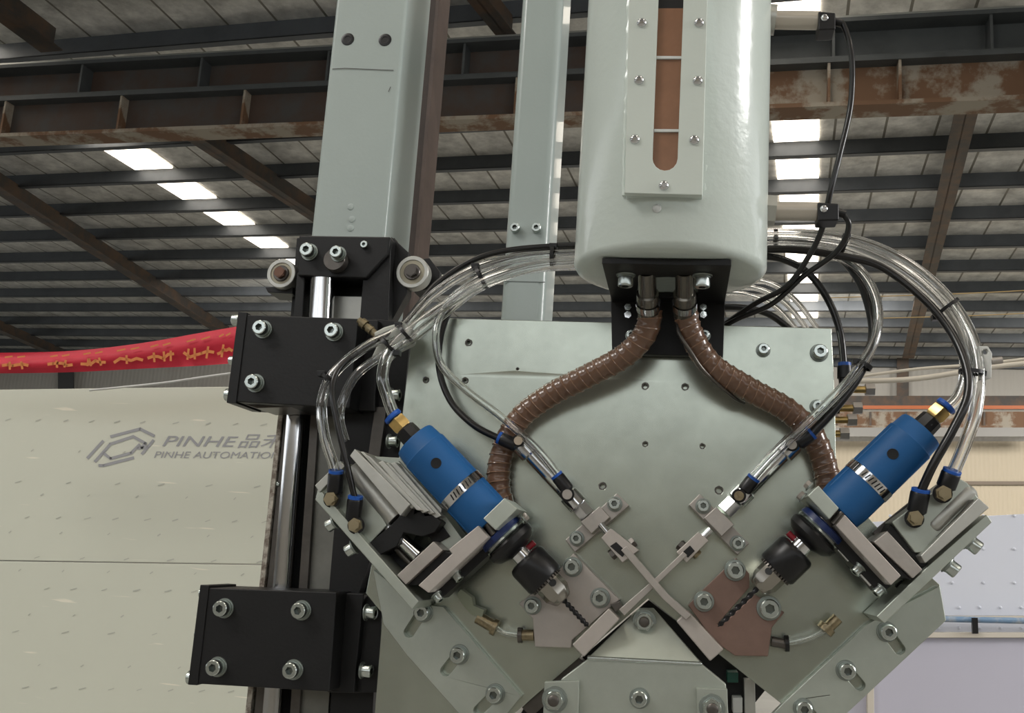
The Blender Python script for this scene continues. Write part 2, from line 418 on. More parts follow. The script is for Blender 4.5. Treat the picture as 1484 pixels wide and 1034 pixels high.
# pieces on it
hwall('column', 1300, 500, 1317, 583, WD - .3, M['rafter'], wb)
hwall('column', 84, 535, 106, 566, WD - .3, mat('column_paint', (70, 70, 70), .6), wb)
hwall('eave_beam', 1150, 574, 1600, 588, WD - .5, M['rafter'], wb)
hwall('lower_sheet', 1150, 640, 1650, 800, WD - .2, M['wallb'], wb)
hwall('sheet_joint', 1390, 698, 1650, 703, WD - .28, mat('joint', (120, 108, 95), .6), wb)
fg = thing('crane_girder', 'far rusty girder under an orange conductor rail on the end wall', 'girder', ph(1300, 620, WD - .8))
hwall('web', 1180, 597, 1600, 617, WD - .9, M['beamr'], fg)
hwall('flange', 1180, 617, 1600, 620, WD - 1.0, M['beamr'], fg)
for u in (1211, 1260, 1312, 1425): hwall('stiffener', u, 597, u + 3, 617, WD - 1.0, M['rafter'], fg)
hwall('conductor_rail', 1180, 588, 1600, 593, WD - 1.1, mat('orange_paint', (176, 96, 52), .5), fg)
gb = hwall('beam', 1200, 620, 1500, 633, WD - 1.2, mat('grey_beam', (140, 138, 134), .5)); tag(gb, 'plain grey steel beam below the far rusty girder', 'beam')

# ------------------------------------------------------------------ boards
def board_mat(name, col, marks):
    m = mat(name, col, .4, 0, 0, 3, .025, 2); nt = m.node_tree; N = nt.nodes; L = nt.links; b = N['Principled BSDF']
    tc = N.new('ShaderNodeTexCoord'); mp = N.new('ShaderNodeMapping'); mp.inputs['Rotation'].default_value = (0, -.9, 0); mp.inputs['Scale'].default_value = (2.2, 1, 28)
    L.new(tc.outputs['Object'], mp.inputs[0]); n = N.new('ShaderNodeTexNoise'); n.inputs['Scale'].default_value = 5; n.inputs['Detail'].default_value = 2; L.new(mp.outputs[0], n.inputs['Vector'])
    cr = N.new('ShaderNodeValToRGB'); cr.color_ramp.elements[0].position = .69; cr.color_ramp.elements[1].position = .74; cr.color_ramp.elements[0].color = (0, 0, 0, 1)
    L.new(n.outputs['Fac'], cr.inputs[0]); mx = N.new('ShaderNodeMixRGB'); L.new(cr.outputs[0], mx.inputs[0])
    old = b.inputs['Base Color'].links[0].from_socket; L.new(old, mx.inputs[1]); mx.inputs[2].default_value = srgb((228, 224, 208)); L.new(mx.outputs[0], b.inputs['Base Color'])
    return m
BY = .62
def pb(u, v, off=0): return py(u, v, BY - off)
bd = thing('printed_board', 'large cream board with a grey hexagon emblem and lettering behind the left rail', 'board', pb(200, 900))
M['cream'] = board_mat('cream_board', (204, 206, 192), 0)
MB().prism([pb(-160, 567), pb(470, 559), pb(470, 819.5), pb(-160, 810)], (0, .02, 0)).obj('panel', M['cream'], bd, .8, 0)
MB().prism([pb(-160, 811.5), pb(470, 821), pb(470, 1140), pb(-160, 1140)], (0, .02, 0)).obj('panel', M['cream'], bd, .8, 0)
M['ink'] = mat('grey_ink', (152, 153, 156), .5); M['faint'] = mat('faint_ink', (178, 180, 170), .5)
def stroke(m, pts, wid, fn):
    for a, b in zip(pts, pts[1:]):
        dx, dy = b[0] - a[0], b[1] - a[1]; L = math.hypot(dx, dy); nx, ny = -dy/L*wid/2, dx/L*wid/2; ex, ey = dx/L*wid*.3, dy/L*wid*.3
        q = [fn(a[0] - ex + nx, a[1] - ey + ny), fn(b[0] + ex + nx, b[1] + ey + ny), fn(b[0] + ex - nx, b[1] + ey - ny), fn(a[0] - ex - nx, a[1] - ey - ny)]
        i = len(m.v); m.v += [tuple(p) for p in q]; m.f.append((i, i + 1, i + 2, i + 3))
m = MB(); f1 = lambda u, v: pb(u, v, .0006)
for s_ in ([(161, 633), (203, 622), (223, 632)], [(149, 640), (127, 664)], [(138, 669), (160, 644), (193, 633), (211, 643), (205, 649)], [(150, 657), (160, 665), (190, 657), (213, 634)][0:3],
           [(222, 639), (206, 658)], [(190, 657), (202, 645)], [(200, 650), (214, 648)], [(144, 675), (150, 675), (193, 664)]): stroke(m, s_, 4.2, f1)
m.obj('emblem', M['ink'], bd, 0, 0)
def text(body, u0, v0, u1, v1, capw, depthfn, mt, parent, shear=.3, name='lettering', bold=0):
    """text from (u0,v0) to (u1,v1) baseline; capw = cap height in px"""
    cu = bpy.data.curves.new(name, 'FONT'); cu.body = body; cu.shear = shear; cu.offset = bold; cu.size = 1
    o = bpy.data.objects.new('tmp', cu); COL.objects.link(o); dg = bpy.context.evaluated_depsgraph_get(); dg.update()
    me = bpy.data.meshes.new_from_object(o.evaluated_get(dg)); bpy.data.objects.remove(o)
    xs = [v.co.x for v in me.vertices]; x0, x1 = min(xs), max(xs)
    mbx = MB()
    for v in me.vertices:
        s = (v.co.x - x0)/(x1 - x0); h = v.co.y/.69*capw
        mbx.v.append(tuple(depthfn(u0 + (u1 - u0)*s, v0 + (v1 - v0)*s - h)))
    mbx.f = [tuple(p.vertices) for p in me.polygons]
    return mbx.obj(name, mt, parent, 0, 0)
text('PINHE', 235, 647, 346, 648, 15, f1, M['ink'], bd, .35, bold=.004)
text('品禾', 344, 648, 413, 647.5, 15.5, f1, M['ink'], bd, .35, bold=.002)
text('PINHE AUTOMATION', 223, 664, 408, 665, 9.5, f1, M['ink'], bd, .3)
m = MB()
for r_, (v0, sl) in enumerate([(608, 0), (652, 0), (698, 0), (716, 0), (749, 0), (771, 0), (807, 0), (826, 0), (852, 0), (890, 0), (915, 0), (963, 0), (996, 0)]):
    u = 8 + (r_*37) % 60
    while u < 400:
        L = 9 if r_ % 2 == 0 else 3.5
        stroke(m, [(u, v0 + u*.02 + 1.5), (u + L*random.uniform(.7, 1.1), v0 + u*.02 - 1)], random.uniform(1, 1.8), f1); u += (36 if r_ % 4 == 0 else 62) + random.random()*12
m.obj('printed_mark', M['faint'], bd, 0, 0, 'stuff')

# red banner sagging across the hall behind the carriage
TY = .45
def strip(top, bot, Y, thick, n=30, fold=.004):
    T = spline([py(u, v, Y) for u, v in top], 6); B = spline([py(u, v, Y) for u, v in bot], 6); m = MB(); rows = []
    for k in range(7):
        t = k/6; rows.append([a.lerp(b, t) + Vector((0, fold*math.sin(t*6.3 + i*.1), 0)) for i, (a, b) in enumerate(zip(T, B))])
    m.loops(rows, closed=False, cap=False); return m
rb = thing('banner', 'red cloth banner with faded yellow characters sagging above the cream board', 'banner', py(150, 540, TY))
strip([(-80, 512), (0, 511), (100, 508), (200, 497), (300, 480), (420, 460)], [(-80, 541), (0, 541), (100, 539), (200, 534), (300, 529), (420, 520)], TY, .001).obj('cloth', mat('red_cloth', (190, 36, 56), .6, 0, .3, 60, .12, 8), rb, 0, 60)
m = MB(); f2 = lambda u, v: py(u, v, TY - .0065)
def tv(u, s): # position s in 0..1 across the banner at column u
    top = 511 - max(0, u - 60)**1.5*.0085; bot = 541 - max(0, u)*.045; return top + (bot - top)*s
YP = mat('yellow_print', (205, 124, 66), .6)
rg = random.Random(4)
for u, ln in ((4, 36), (70, 34), (118, 34), (166, 40), (215, 36), (267, 42), (316, 20)):
    m = MB(); q = [(u + ln*k/5, tv(u + ln*k/5, .68 + rg.uniform(-.09, .09))) for k in range(6)]
    stroke(m, q, 4.2, f2)
    for k in range(rg.randint(1, 3)):
        x = u + ln*rg.uniform(.1, .9); stroke(m, [(x, tv(x, .5)), (x + rg.uniform(-3, 3), tv(x, .82))], 3.2, f2)
    for k in range(2):
        x = u + ln*(.1 + .5*k); stroke(m, [(x, tv(x, .24)), (x + ln*.28, tv(x + ln*.28, .2))], 2.2, f2)
    m.obj('lettering', YP, rb, 0, 0, 'stuff')

# white boards on the right
WY = 1.3
def pw(u, v, off=0): return py(u, v, WY - off)
M['wht'] = mat('white_panel', (214, 218, 230), .4, 0, .02, 5, .02, 2); M['lav'] = mat('pale_panel', (190, 189, 204), .45, 0, 0, 0, .03, 2)
rp = thing('riveted_panel', 'white riveted panel standing behind the right cylinder', 'panel', pw(1420, 900))
MB().prism([pw(1200, 764), pw(1240, 758), pw(1700, 734), pw(1700, 893), pw(1200, 893)], (0, .03, 0)).obj('panel', M['wht'], rp, 1, 0)
MB().prism([pw(1200, 903), pw(1700, 903), pw(1700, 925), pw(1200, 925)], (0, .03, 0)).obj('panel', M['wht'], rp, 1, 0)
def riv(l, parent, mt):
    m = MB()
    for u, v in l:
        c = pw(u, v); m.lathe(c, c + Vector((0, -1, 0)), [(0, .003), (.0015, .0028), (.0025, .001)], 8)
    m.obj('rivet', mt, parent, 0, 40, 'stuff')
riv([(u, v) for v in (748, 796, 845, 881, 911) for u in (range(1290, 1500, 45) if v < 850 else range(1270, 1500, 30))], rp, M['wht'])
bpipe = MB().lathe(pw(1200, 894, .02), pw(1600, 903, .02), [(0, .0055), (.9, .0055)], 16).obj('pipe', mat('worn_blue_paint', (120, 148, 178), .4, .2, 0, 0, 0, 40, col2=(170, 176, 184), thr=.55), None); tag(bpipe, 'thin worn blue pipe between the white panel and the pale one', 'pipe')
bs = MB().prism([pw(1409, 896, .03), pw(1417, 896, .03), pw(1418, 919, .03), pw(1410, 919, .03)], (0, .008, 0)).obj('strap', M['blackr'], None); tag(bs, 'black strap around the thin blue pipe', 'strap')
lp = thing('panel', 'pale lilac panel with cream frame in the lower right corner', 'panel', pw(1400, 1034))
MB().prism([pw(1150, 925, .01), pw(1700, 922, .01), pw(1700, 1140, .01), pw(1150, 1140, .01)], (0, .03, 0)).obj('sheet', M['lav'], lp, 1, 0)
MB().prism([pw(1150, 917, .02), pw(1700, 918, .02), pw(1700, 925, .02), pw(1150, 925, .02)], (0, .03, 0)).obj('frame_rail', mat('cream_frame', (205, 198, 186), .5), lp, 1, 0)
MB().prism([pw(1256, 926, .02), pw(1266, 926, .02), pw(1268, 1140, .02), pw(1258, 1140, .02)], (0, .03, 0)).obj('frame_stile', mat('cream_frame', (205, 198, 186), .5), lp, 1, 0)

# white hoses / cords crossing behind on the right, and the wire at left
for pts, r, lab in (([(1245, 546, -400), (1330, 535, -400), (1420, 528, -400), (1560, 512, -400)], 2.2, 'upper thin white cord slung across behind the right tube bundle'),
                    ([(1235, 553, -400), (1330, 549, -400), (1440, 532, -400), (1560, 520, -400)], 3.8, 'thicker white hose slung below the thin white cord on the right')):
    tag(hoseobj('hose', pts, r, mat('white_hose', (206, 198, 184), .4), None, 8, 10), lab, 'hose')
tag(hoseobj('cord', [(130, 566, -560), (230, 556, -560), (300, 546, -560), (360, 538, -560)], 1.8, M['white'], None), 'thin white cord rising between the banner and the cream board', 'cord')
for (a, b), lab in ((((1200, 432, -700), (1600, 415, -700)), 'upper thin wire stretched across under the roof'), (((1260, 462, -700), (1600, 448, -700)), 'lower thin wire stretched across under the roof')):
    tag(hoseobj('wire', [a, ((a[0] + b[0])/2, (a[1] + b[1])/2 + 2, a[2]), b], .7, mat('wire', (176, 150, 100), .5), None), lab, 'wire')
# ================================================================== MACHINE
# ---- posts
def vbox(name, ul, ur, vm, w, depth, v0, v1, mt, parent, bev=4):
    a = pt(ul, vm, w); b = pt(ur, vm, w); z0 = pt(ul, v1, w).z; z1 = pt(ul, v0, w).z
    return MB().box(a.x, b.x, a.y, a.y + depth/1000, z0, z1).obj(name, mt, parent, bev)
p1 = thing('steel_post', 'wide grey painted box-section post, leftmost, with two black screws', 'post', pt(510, 480, -125))
vbox('box_section', 468, 574.5, 172, -125, 82, -120, 520, M['post'], p1)
for u, v in ((504, 57), (558, 58)): screw(p1, u, v, -125, 11, 'flush', mt=M['blackr'], washer=False)
m = MB(); 
for s_ in ([(482, 100), (500, 99), (570, 102)], [(570, 100), (582, 104), (600, 138)], [(566, 126), (563, 133)]): stroke(m, s_, 1.1, lambda u, v: pt(min(u, 575), v, -124.4) if u < 573 else pt(574.8, v, -125 - (u - 574)*1.8))
m.obj('scratch', mat('scratch', (84, 84, 80), .7), p1, 0, 0)
for u, v in ((508, 300), (510, 318), (508, 331)):
    c = pt(u, v, -125); MB().lathe(c, c + Vector((0, -1, 0)), [(-.001, .0035), (.0006, .003), (.001, .0012)], 12).obj('weld_dimple', M['post'], p1, 0)
p2 = thing('steel_post', 'narrow grey painted box-section post between wide post and tank', 'post', pt(750, 470, -125))
vbox('box_section', 740, 802, 230, -125, 62, -120, 560, M['post'], p2, 7)
for u, v in ((747, 332), (778, 332)): screw(p2, u, v, -125, 7.5, 'socket', washer=False)
MB().prism([pt(727, 407, -124.6), pt(790, 408.5, -124.6), pt(790, 409.5, -124.6), pt(727, 408, -124.6)], (0, .001, 0)).obj('joint_line', mat('seam', (120, 126, 124), .7), p2)
p3 = thing('steel_post', 'rusty brown column just right behind the wide grey post', 'post', pt(612, 480, -560))
vbox('web', 588, 618, 172, -620, 8, -150, 470, mat('brown_paint', (62, 52, 47), .6, 0, 0, 0, .25, 20), p3, .5)
vbox('flange', 617, 622, 172, -560, 60, -150, 470, mat('brown_paint', (74, 62, 56), .6, 0, 0, 0, .25, 20), p3, .5)

# ---- main mounting plate
holes = [(679, 497, 5), (617, 551, 4.5), (674, 552, 4.5), (935, 560, 5), (993, 561, 5), (935, 644, 4), (1018, 647, 4), (873, 705, 5.5), (1042, 711, 6), (750, 535, 2)]
mp_ = thing('mounting_plate', 'large galvanised mounting plate with an inverted V notch, behind both drills', 'plate', pt(900, 700, 0))
outer = [(600, 460), (1205, 476), (1210, 580), (1212, 700), (1290, 785), (1362, 848), (1371, 900), (1195, 1062), (1185, 1062), (939, 868), (716, 1060), (541, 1060), (554, 890), (530, 861), (538, 820), (572, 740), (583, 600)]
MB().prism(pp(outer, 0), (0, .005, 0), [circ(u, v, r, 0) for u, v, r in holes]).obj('plate_face', M['plate'], mp_, .5)
MB().prism(pp([(u, v) for u, v in outer], -5.02), (0, .006, 0)).obj('plate_back', M['plate'], mp_, .3)
for u, v, r in holes:
    c = pt(u, v, -.2); q = mm(r, 0)
    MB().lathe(c, c + Vector((0, 1, 0)), [(0, q*1.0), (0, q*.72), (.0035, q*.7)], 18, cap=False).obj('threaded_hole', M['dsteel'], mp_)
for u, v, r in ((1106, 508, 8), (1187, 512, 10), (1184, 590, 8)): screw(mp_, u, v, 0, r)
# small parts in the notch; the black panel stands for the gap's darkness
nf = thing('notch_backing', 'black sheet for the dark gap inside the V notch, with small parts', 'frame', pt(940, 1000, -40))
PR('panel', [(940, 870), (1110, 1000), (1060, 1062), (740, 1062), (760, 1025)], -30, -40, M['black'], nf)
PR('edge_bar', [(838, 953), (853, 966), (770, 1040), (756, 1026)], -6, -20, M['dsteel'], nf)
PR('side_bar', [(1078, 985), (1094, 985), (1096, 1062), (1080, 1062)], -20, -32, M['alu'], nf)
PR('terminal', [(1054, 975), (1070, 975), (1070, 990), (1054, 990)], -10, -28, mat('green_terminal', (20, 74, 60), .4), nf)
PR('terminal', [(1062, 1012), (1076, 1012), (1076, 1034), (1062, 1034)], -12, -28, M['white'], nf)

# ---- centre tongue under the notch
ct = thing('gusset_bracket', 'folded steel gusset in the V notch with a nut at its tip', 'bracket', pt(935, 1000, 20))
m = MB(); A = pp([(926, 882), (947, 882)], 8) + pp([(1018, 963), (851, 955)], 26)
m.prism(A, (0, .004, 0)); m.obj('sloping_face', M['plate2'], ct, .5)
PR('front_face', [(851, 956), (1018, 964), (1052, 992), (1058, 1062), (800, 1062), (813, 985)], 26, 20, M['plate2'], ct, .8)
PR('fold', [(850, 951), (1018, 960), (1018, 966), (851, 958)], 27, 18, M['zinc'], ct, 1.5)
screw(ct, 934, 901, 12, 13, 'nut'); screw(ct, 927, 1012, 26, 11)
for lab, poly, c in (('small zinc tab with a hex nut left of the gusset', [(789, 989), (839, 987), (838, 1062), (786, 1062)], (804, 1014)), ('small zinc tab with a hex nut right of the gusset', [(1009, 998), (1054, 999), (1056, 1062), (1011, 1062)], (1032, 1026))):
    t = thing('tab_plate', lab, 'bracket', pt(c[0], c[1], 28)); PR('tab', poly, 32, 26.5, M['plate2'], t); screw(t, c[0], c[1], 32, 14, 'nut')

# ---- tank
zb = pt(965, 431, 8).z
tc_ = pt(971, 350, 62); TR = .0645
tank = thing('coolant_tank', 'tall pale grey painted cylindrical tank with sight window hanging over the plate', 'tank', Vector((tc_.x, -.062, zb)))
base = Vector((tc_.x, -.062, zb)); up = base + Vector((0, 0, 1))
MB().lathe(base, up, [(.0, .052), (.0006, TR - .006), (.0022, TR - .002), (.0055, TR), (.45, TR)], 96).obj('shell', M['tank'], tank, 0, 40)
wf = 134
PR('weld_pad', [(914, -70), (1027, -70), (1018.5, 285), (905.5, 282)], 129, 108, M['tank'], tank, 1)
PR('window_frame', [(913, -70), (1027, -70), (1018, 283), (905, 280)], wf, 129, M['frame'], tank, .5, [slot(974.2, -50, 963.8, 229, 18.2, wf)])
slp = [slot(974.2, -50, 963.8, 229, 18.6, 131)][0]
PR('liquid', [(945, 12), (1000, 12), (990, 255), (938, 255)], 130.6, 129.2, M['oil'], tank, 0)
PR('dark_space', [(945, -66), (1000, -66), (1000, 12), (945, 12)], 130.6, 129.2, M['blackr'], tank, 0)
for v in (83, 189): PR('level_mark', [(948, v - 2), (996, v - 1.5), (996, v + 2), (948, v + 2)], 132, 130.7, M['white'], tank, 0)
for u, v in ((930, 33), (1013, 33), (926, 116), (1011, 117), (920, 202), (1006, 203), (962, 269)): screw(tank, u, v, wf, 8, 'button', washer=False, mt=M['chrome'])
MB().lathe(pt(952, 303, 126), pt(952, 303, 140), [(0, .003), (.0015, .0022), (.002, .001)], 10).obj('weld_spatter', M['white'], tank)
# welded seams beside the pad
for (a, b) in (((914, -60), (904, 284)), ((1029, -60), (1021, 284))):
    P = [pt(a[0] + (b[0] - a[0])*i/40 + random.uniform(-.8, .8), a[1] + (b[1] - a[1])*i/40, 121) for i in range(41)]
    MB().tube(P, [.0016 + random.uniform(-.0003, .0004) for _ in P], 8).obj('weld_bead', M['tank'], tank)

# ---- tank bracket
tb = thing('tank_bracket', 'black L-shaped bracket bolted under the tank', 'bracket', Vector((tc_.x, -.03, zb)))
PR('vertical_plate', [(885, 424), (1051, 428), (1048, 517), (887, 513)], 9, 3, M['black'], tb)
fz = zb - .0005
fr = [pz(870, 373, fz), pz(1052, 377, fz)]; xl, xr = pt(885, 470, 9).x, pt(1049.5, 470, 9).x; yf = (fr[0].y + fr[1].y)/2
hole = [pz(u, v, fz) for u, v in ((926, 398), (945, 394.5), (968, 393.5), (990, 394.5), (1006, 398), (1012, 412), (1012, 424), (922, 424))]
MB().prism([Vector((xl, -.003, fz)), Vector((xr, -.003, fz)), Vector((xr, yf, fz)), Vector((xl, yf, fz))], (0, 0, -.004), [[Vector((h.x, h.y, fz)) for h in hole]]).obj('flange', M['black'], tb, .4)
for u, v in ((907, 398), (1018, 399)):
    c = pz(u, v, fz - .004); s_ = screw(tb, u, v, -c.y*1000, 11.5, 'socket', (0, 0, -1), washer=True); s_.location = c + Vector((0, 0, -.002)) - wl(tb)
screw(tb, 1021, 487, 9, 7)
screw(tb, 915, 487, 9, 7)
# outlet stubs, clamps, brown hoses
def ribhose(label, path, rp):
    t = thing('suction_hose', label, 'hose', pt(*path[0]))
    P = path
    o = hoseobj('hose_wall', P, rp, M['hose'], t, 14, 20, wavy=.0066)
    # reinforcement spiral
    C = spline(pp(P), 16); fr_ = frames(C); L = 0; m = MB(); H = []
    prev = C[0]; rr = mm(rp, P[len(P)//2][2])
    dense = []
    for i in range(len(C) - 1):
        for k in range(6):
            tt = k/6; dense.append((C[i].lerp(C[i + 1], tt), fr_[i][1], fr_[i][2]))
    for p, X, Y in dense:
        L += (p - prev).length; prev = p; a = 2*math.pi*L/.0066
        H.append(p + (X*math.cos(a) + Y*math.sin(a))*rr*.985)
    m.tube(H, .00055, 5); m.obj('spiral_rib', M['hosel'], t, 0, 60)
    return t
lh = ribhose('brown ribbed hose curving down left from the tank bottom', [(943, 448, 44), (936, 482, 40), (905, 516, 34), (850, 546, 27), (797, 573, 20), (753, 607, 15), (729, 652, 13), (722, 700, 13), (730, 735, 13), (742, 765, 13)], 17.5)
rh = ribhose('brown ribbed hose curving down right from the tank bottom', [(993, 446, 44), (1001, 482, 40), (1030, 528, 34), (1085, 564, 27), (1140, 594, 20), (1175, 628, 15), (1193, 668, 13), (1200, 700, 13), (1200, 730, 13)], 17.5)
for t, u, ux in ((lh, 939, 910), (rh, 992, 1019)):
    a = pz(u - 2 if u < 960 else u, 392, fz); b = pt(u + (1 if u < 960 else 0), 455, 44)
    L = (b - a).length
    MB().lathe(a, b, [(0, .0062), (L*.5, .0062), (L*.52, .0076), (L*.6, .0078), (L, .0078)], 24).obj('outlet_stub', mat('stub_steel', (130, 126, 118), .25, .9), t)
    MB().lathe(a + (b - a)*.72, b + (b - a)*.12, [(0, .0086), (.0055, .0086)], 24, False).obj('hose_clamp', M['chrome'], t)
    for k in range(7):
        c = a + (b - a)*.72 + (b - a).normalized()*.0027; an = math.radians(-60 + k*20)
        MB().box(c.x + .0087*math.sin(an) - .0004, c.x + .0087*math.sin(an) + .0004, c.y - .0087*math.cos(an) - .0004, c.y - .0087*math.cos(an) + .0003, c.z - .0018, c.z + .0018).obj('clamp_slot', M['blackr'], t)
    for v in (450, 461):
        screw(t, ux, v - 4, 40, 5.5, 'hex', (0, -1, 0), washer=False, mt=M['chrome'], name='clamp_screw')
tag(hoseobj('tube', [(986, 455, 40), (983, 480, 46), (1002, 512, 46), (1022, 540, 40), (1062, 575, 26), (1078, 584, 14)], 2.8, M['dsteel'], None, 8, 10), 'thin grey tube running beside the right brown hose', 'tube')

# ---- level sensors on the tank's right side
for lab, v, uc, ue in (('upper level sensor with pale pipe stub on the tank side', 29, 1186, 1211), ('lower level sensor with pale pipe stub on the tank side', 306, 1185, 1216)):
    t = thing('level_sensor', lab, 'sensor', pt(1120, v, 62))
    cyl('collar', (1108, v - 1, 62), (1124, v, 62), 23, M['alu'], t, 6 if v > 100 else 30)
    cyl('pipe_stub', (1124, v, 62), (uc + 2, v + 1, 62), 14, mat('stub_paint', (196, 188, 176), .35, .3), t)
    PR('plug', [(uc, v - 13), (ue, v - 11), (ue, v + 13), (uc, v + 14)], 70, 54, M['blackr'], t, 1)
    screw(t, uc + 9, v - 3, 70, 6, 'button', washer=False, mt=M['chrome'])
    cyl('cable_gland', (ue - 2, v + 2, 62), (ue + 9, v + 5, 62), 6, M['blackr'], t)
tag(hoseobj('cable', [(1208, 30, 62), (1222, 36, 62), (1234, 80, 62), (1233, 150, 60), (1218, 220, 60), (1203, 280, 58), (1192, 330, 50), (1172, 372, 40), (1140, 415, 25), (1095, 440, 10), (1050, 470, -6)], 4.2, M['cable'], None), 'black cable hanging from the upper sensor down past the lower one', 'cable')
tag(hoseobj('cable', [(1222, 311, 62), (1230, 325, 60), (1224, 348, 55), (1205, 372, 45), (1165, 400, 30), (1120, 440, 14), (1070, 462, 2), (1040, 478, -6)], 4.0, M['cable'], None), 'black cable looping from the lower sensor behind the plate', 'cable')

# ---- linear rail column at left
rl = thing('guide_rail', 'vertical steel guide rail column with bright round rod left of the plate', 'rail', pt(430, 1030, -60))
def vstrip(name, u6, u10, wd0, wd1, w, w1, mt, v0=440, v1=1062, bev=.5, parent=None):
    f = lambda v: u6 + (u10 - u6)*(v - 600)/434
    return PR(name, [(f(v0), v0), (f(v0) + wd0, v0), (f(v1) + wd1, v1), (f(v1), v1)], w, w1, mt, parent or rl, bev)
vstrip('edge_strip', 403, 355, 7, 8, -46, -70, mat('rusty_edge', (120, 108, 98), .6, .3, .5, 300, 0, 150, col2=(190, 184, 172), thr=.5), 585)
vstrip('back_plate', 408, 361, 140, 175, -58, -74, M['black'], 585)
vstrip('inner_strip', 412, 368, 16, 22, -48, -58, M['dsteel'], 585)
cyl('rod', (433, 560, -40), (393, 1062, -40), 15, M['chrome'], rl, 32)
vstrip('rail_body', 450, 420, 12, 14, -38, -58, M['dsteel'], 585)
vstrip('steel_band', 462, 432, 42, 44, -42, -58, mat('band_steel', (126, 126, 120), .4, .6, 0, 0, .2, 20), 585)
vstrip('dark_band', 505, 478, 60, 62, -30, -56, M['black'], 585)
for v in (702, 940): screw(rl, 413 - (v - 600)*.1, v, -48, 4, 'button', washer=False)

cp = thing('carriage_plate', 'black carriage plate standing between the rail and the galvanised plate', 'plate', pt(545, 660, -12))
PR('plate', [(540, 462), (596, 468), (583, 610), (572, 740), (540, 800), (520, 862), (476, 862), (498, 600)], -12, -24, M['black'], cp)
PR('spacer', [(543, 590), (560, 590), (545, 700), (528, 700)], -6, -12, M['dsteel'], cp)
for u, v in ((566, 573), (563, 640)): screw(cp, u, v, -2, 9, 'socket', (1, -.1, 0))

def bearing_block(lab, front, back_r, scr, side, w=20, wb=-36, flat=None):
    t = thing('slide_block', lab, 'block', pt(front[0][0], front[2][1], w))
    PR('block', front, w, wb, M['black'], t, .8)
    PR('side_plate', back_r, wb + 34, wb - 4, M['black'], t, .8)
    u0, v0 = front[0]; u3, v3 = front[3]
    PR('end_plate', [(u0 - 1, v0 - 4), (u0 + 12, v0 - 3), (u3 + 12, v3 + 3), (u3 - 2, v3 + 2)], w + 1, wb + 10, M['black'], t, .5)
    for u, v in scr: screw(t, u + 4, v - 1, w, 11.5)
    for u, v, r in side: screw(t, u, v, 0, r, 'socket', (-1, 0, 0), washer=False)
    return t
b1 = bearing_block('upper black slide block with three zinc screws on the rail', [(346, 456), (520, 462), (506, 592), (330, 582)], [(515, 463), (548, 464), (543, 596), (500, 594)],
    [(378, 479), (481, 483), (367, 557)], [(347, 464, 9), (340, 523, 7), (338, 573, 10)])
PR('drip_lip', [(345, 583), (430, 590), (372, 592)], 8, -30, M['dsteel'], b1)
b2 = bearing_block('lower black slide block with four zinc screws on the rail', [(291, 852), (488, 859), (477, 1003), (274, 991)], [(485, 859), (527, 861), (513, 1005), (474, 1004)],
    [(322, 883), (434, 886), (312, 968), (422, 972)], [(301, 861, 9), (290, 920, 6), (284, 983, 10)])
PR('gusset', [(526, 860), (553, 884), (549, 1004), (513, 1005)], -10, -20, M['black'], b2)
for u, v in ((530, 888), (524, 972)): screw(b2, u, v, -2, 9.5, 'socket', (1, -.1, 0))

# ---- roller bracket above
rbk = thing('roller_bracket', 'black bracket carrying two ball bearings at the top of the rail', 'bracket', pt(500, 470, -50))
PR('back_plate', [(430, 345), (572, 345), (566, 475), (420, 470)], -62, -72, M['black'], rbk)
PR('top_block', [(433, 341), (566, 343), (563, 368), (530, 404), (431, 400)], -30, -62, M['black'], rbk, 1.5)
PR('arm', [(530, 344), (567, 344), (562, 478), (520, 478)], -34, -62, M['black'], rbk, 1)
PR('left_arm', [(430, 395), (442, 395), (438, 468), (424, 468)], -34, -62, M['black'], rbk, 1)
PR('gusset', [(567, 343), (592, 366), (590, 425), (565, 470)], -46, -60, M['black'], rbk)
PR('rear_lug', [(608, 376), (622, 374), (638, 395), (636, 415), (600, 424)], -64, -84, M['black'], rbk)
PR('lower_lug', [(384, 416), (424, 416), (424, 426), (388, 424)], -50, -76, M['black'], rbk)
bc = pt(484, 376, -22); MB().lathe(bc + Vector((0, .04, 0)), bc, [(0, .0095), (.039, .0095), (.04, .0088)], 32).obj('boss', M['dsteel'], rbk, 0)
PR('steel_shim', [(433, 428), (530, 430), (528, 470), (430, 468)], -50, -60, M['alu'], rbk)
screw(rbk, 449, 366, -30, 11); screw(rbk, 491, 369, -22, 10); screw(rbk, 529, 356, -30, 6, washer=False)
cyl('stop_bolt', (636, 404, -70), (655, 400, -70), 5, M['zinc'], rbk)
for u, v, r, lab in ((407, 396, 24, 1), (597, 394, 26, 2)):
    w = -42; c = pt(u, v, w) + Vector((0, .012, 0)); k = mm(1, w)
    for nm, prof, mt_ in (('outer_ring', [(0, r*k), (.011, r*k), (.0115, (r - 1)*k), (.0115, (r - 6)*k), (.0105, (r - 7)*k)], M['alu']),
                          ('seal', [(.0095, (r - 6)*k), (.0107, (r - 6.5)*k), (.0107, 12*k), (.0095, 12*k)], mat('bearing_seal', (176, 170, 150), .4)),
                          ('inner_ring', [(0, 13*k), (.0118, 13*k), (.0125, 12*k), (.0125, 5*k)], M['dsteel'])):
        MB().lathe(c, c + Vector((0, -1, 0)), prof, 36).obj(nm, mt_, rbk)
    screw(rbk, u, v, w + .4, 9.5, 'hex', washer=False, mt=mat('bolt_brown', (110, 84, 72), .4, .8) if lab == 1 else M['dsteel'])
pc = thing('piston_rod', 'short bright piston rod above the upper black slide block', 'rod', pt(466, 460, -36))
cyl('rod', (468, 406, -36), (464, 475, -36), 19.5, M['chrome'], pc, 32)
